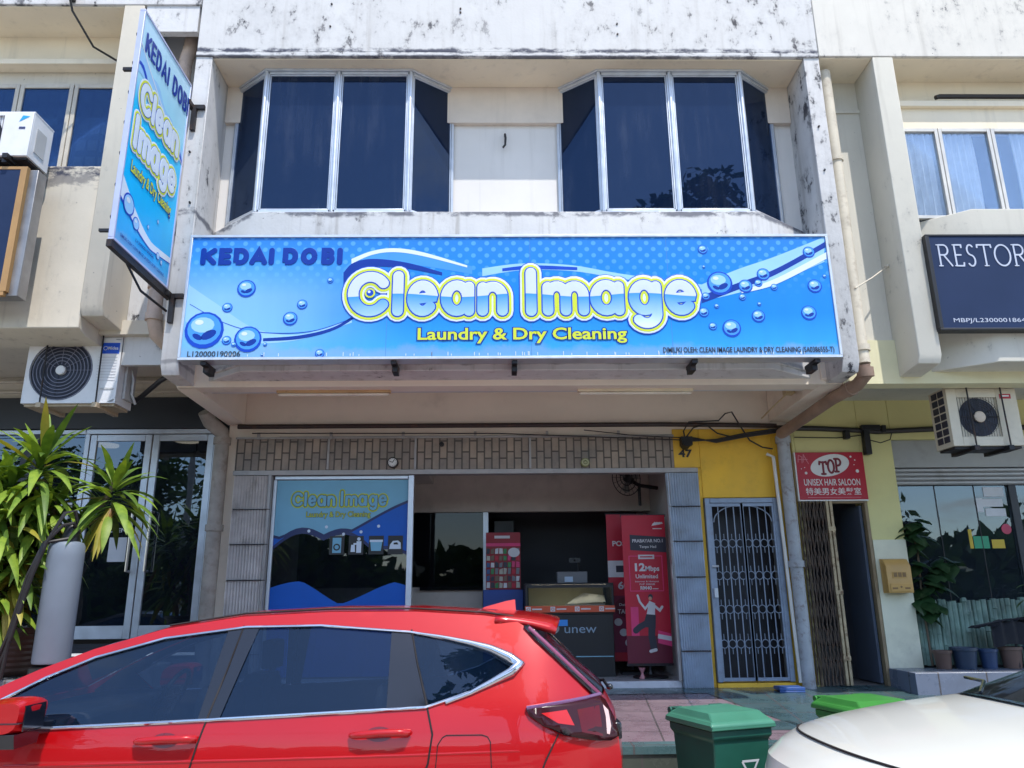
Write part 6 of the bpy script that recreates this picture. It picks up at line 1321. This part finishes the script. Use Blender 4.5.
# ================= wheelie bins =================
def wheelie(label, loc, rz, cols, W, D, H, mark=False):
    t = thing('wheelie_bin', label, 'bin', loc, rz, 'wheeled rubbish bins by the kerb')
    mb_, ml = cols; hw, hd = W/2, D/2
    b = MB(); ring = lambda w_, d_, z: [(-w_, -d_, z), (w_, -d_, z), (w_, d_, z), (-w_, d_, z)]
    L = [ring(hw*.80, hd*.66, .10), ring(hw*.90, hd*.84, H*.62), ring(hw*.93, hd*.90, H*.86), ring(hw*1.0, hd*.97, H*.875), ring(hw*1.0, hd*.97, H*.925)]
    vs = [p for r in L for p in r]; fs = [(0, 1, 2, 3)]+[(4*i+k, 4*i+(k+1) % 4, 4*i+4+(k+1) % 4, 4*i+4+k) for i in range(4) for k in range(4)]
    b.add(vs, fs)
    b.build('bin_body', mb_, t, bevel=.022, local=True)
    l = MB(); LR = [ring(hw*1.06, hd*1.05, H*.93), ring(hw*1.07, hd*1.06, H*.965), ring(hw*1.0, hd*.98, H*.985), ring(hw*.96, hd*.93, H*.986), ring(hw*.86, hd*.72, H*1.03), ring(hw*.80, hd*.62, H*1.035)]
    l.add([p for r in LR for p in r], [(0, 1, 2, 3), tuple(range(20, 24))]+[(4*i+k, 4*i+(k+1) % 4, 4*i+4+(k+1) % 4, 4*i+4+k) for i in range(5) for k in range(4)])
    l.build('lid', ml, t, bevel=.012, local=True)
    h = MB()
    for s_ in (-1, 1): h.box(s_*hw*.72-.035, s_*hw*.72+.035, hd*.80, hd*1.06, H*.985, H*1.02).cyl((s_*hw*.72-.05, hd*1.02, H*1.0), (s_*hw*.72+.05, hd*1.02, H*1.0), .022, n=10)
    h.cyl((-hw*.8, hd*1.14, H*.96), (hw*.8, hd*1.14, H*.96), .018, n=10)
    h.build('handle', mb_, t, local=True)
    p = MB()
    for s_ in (-1, 1): p.box(s_*hw*.72-.018, s_*hw*.72+.018, hd*.70, hd*.84, H*.988, H*1.024)
    p.build('hinge_slot', black, t, local=True)
    for s_ in (-1, 1):
        MB().cyl((s_*hw*.82, hd*.72, .10), (s_*(hw*.82+.05), hd*.72, .10), .10, n=20).build('wheel', rubber, t, local=True)
    m = MB(); m.box(-hw*1.066, hw*1.066, -hd*1.056, hd*1.056, H*.938, H*.948); m.build('lid_rib', ml, t, local=True)
    MB().box(-hw*1.064, hw*1.064, -hd*1.054, hd*1.054, H*.950, H*.955).build('lid_groove', mb_, t, local=True)
    if mark:
        k = math.atan2(hd*.18, H*.52); F = frame((.02, -hd*.90+.0, H*.80), (1, 0, 0), (0, -math.sin(k)*.5, math.cos(k)), (0, -1, 0)); p = MB()
        z0 = -.30
        for q in ([(-.06, .12), (.06, .12), (0, .02), (-.06, .12)], [(0, .02), (.06, -.10), (-.06, -.10), (0, .02)]): p.strokes([[(x*1.0, z0+y+.12) for x, y in q]], .007, F, .045, m=0)
        p.build('stencil_mark', M('worn_white_stencil', (.5, .52, .55), .6), t, local=True, recalc=False)
    return t
gb = M('bin_shaded_green', (.012, .095, .065), .45, var=.25, vs=3, dirt=.35, dirtcol=(.03, .05, .045)); gl_ = M('bin_faded_lid', (.055, .22, .14), .45, var=.12, vs=3)  # body green darkened for shade below the lid; lid paler from fading
g2 = M('bin_bright_green', (.03, .20, .03), .45, var=.2, vs=3, dirt=.2); gl2 = M('bin_bright_lid', (.05, .25, .045), .4, var=.12, vs=3, dirt=.15, dirtcol=(.03, .06, .03))
wheelie('green wheelie bin with shade put into its dark body colour and a pale faded lid standing by the red SUV tail', (1.46, 5.55, 0), R_(20), (gb, gl_), .46, .52, .94, True)
wheelie('bright grass green wheelie bin behind the white sedan bonnet', (2.66, 6.02, 0), R_(14), (g2, gl2), .47, .54, .94)

# ================= trees across the road (seen mirrored in the glass) =================
barkm = M('tree_bark', (.10, .075, .05), .85, var=.4, bump=.5, bs=20)
tg = [leafmat('tree_leaf_mid', (.03, .065, .015), (.06, .12, .025), 1.5, .5), leafmat('tree_leaf_deep', (.018, .04, .012), (.04, .08, .02), 1.5, .5)]
def tree(label, x, y, H, R, seed, n=5200, leaf_s=.28):
    random.seed(seed); t = thing('street_tree', label, 'tree', (x, y, 0), 0, 'trees across the road')
    tr = MB().tube([(x, y, 0), (x+.1, y, H*.2), (x+random.uniform(-.3, .3), y, H*.42), (x, y, H*.62)], [.32, .26, .2, .12], 12); lv = MB(); cl = []
    for k in range(11):
        a = k*2.4+random.uniform(-.4, .4); r = R*random.uniform(.35, .85); z = H*random.uniform(.5, .92); c = (x+r*math.cos(a), y+r*math.sin(a), z)
        tr.tube([(x, y, H*(.3+.02*k)), (x+r*.5*math.cos(a), y+r*.5*math.sin(a), H*.5+.3*(z-H*.5)), c], [.11, .07, .025], 7); cl.append((*c, R*random.uniform(.28, .5)))
    for k in range(n):
        cx, cy, cz, cr = random.choice(cl); u, v_ = random.uniform(-1, 1), random.uniform(0, 6.283); q = cr*random.uniform(.35, 1.05)*random.uniform(.8, 1); s_ = math.sqrt(1-u*u)
        p = Vector((cx+q*s_*math.cos(v_)*1.15, cy+q*s_*math.sin(v_)*1.15, cz+q*u*.85)); d = Vector((random.gauss(0, 1), random.gauss(0, 1), random.gauss(-.2, .6))).normalized(); e = d.orthogonal().normalized(); L = leaf_s*random.uniform(.6, 1.2)
        lv.add([p-d*L, p+e*L*.42, p+d*L, p-e*L*.42], [(0, 1, 2, 3)], 0 if random.random() < .6 else 1)
    lv.build('crown', tg, t, recalc=False, smooth=0); tr.build('trunk', barkm, t)
tree('tall broad tree across the road mirrored in the right bay window', 6.2, -11.0, 17.2, 2.7, 3, 5200, .22)
tree('very tall slender tree across the road mirrored in the rear windows of the red SUV', .5, -9.0, 21.5, 2.6, 7, 5200, .24)
tree('bushy tree across the road mirrored in the right leaf of the glass doors', -24.0, -27, 5.6, 3.2, 11, 4200)
tree('low wide tree further left across the road', -19.0, -18, 8.5, 4.5, 13, 3600)
tree('bushy tree opposite the salon window across the road', 13.0, -17, 8.0, 4.0, 17, 3600)

# far-off wood beyond the trees: one mass
random.seed(31); b = MB()
for k in range(7000):
    x = random.uniform(-70, 70); h = 5.4+1.2*math.sin(x*.21)+.9*math.sin(x*.53+1)+.7*math.sin(x*1.3); z = h*random.random()**.7+random.uniform(-.3, .5); L = random.uniform(.5, 1.0)
    p = Vector((x, -32+random.uniform(-2.5, 2.5), max(.2, z))); d = Vector((random.gauss(0, 1), random.gauss(0, .5), random.gauss(0, .6))).normalized(); e = d.orthogonal().normalized()
    b.add([p-d*L, p+e*L*.5, p+d*L, p-e*L*.5], [(0, 1, 2, 3)], k % 2)
b.grid(120, 8, lambda p, q: (-75+150*p, -34.5+.8*math.sin(p*97)+.5*q, (4.6+1.1*math.sin((-75+150*p)*.21)+.8*math.sin((-75+150*p)*.53+1))*q), 1)
tag(b.build('far_wood', tg, recalc=False, smooth=0), 'dark belt of bushes and trees far across the road', 'wood', None, 'stuff')

# utility pole across the road, mirrored in the glass doors
up = thing('utility_pole', 'concrete utility pole with a crossarm and wires across the road from the shops', 'utility pole', (-12.8, -14, 0))
MB().cyl((-12.8, -14, 0), (-12.8, -14, 9.2), .16, .10, 12).build('pole', M('pole_concrete', (.30, .29, .27), .8, var=.2), up)
MB().box(-13.6, -12.0, -14.06, -13.94, 8.6, 8.72).build('crossarm', iron, up)
for k, (x, z) in enumerate(((-13.5, 8.8), (-12.8, 8.8), (-12.1, 8.8))):
    b = MB(); b.tube([(x-60+5*i, -14-.6*k, z+4*((i/12-1)**2 if i <= 12 else (i/12-1)**2)*.25-.25) for i in range(25)], .018, 5); b.build('wire', cable, up)
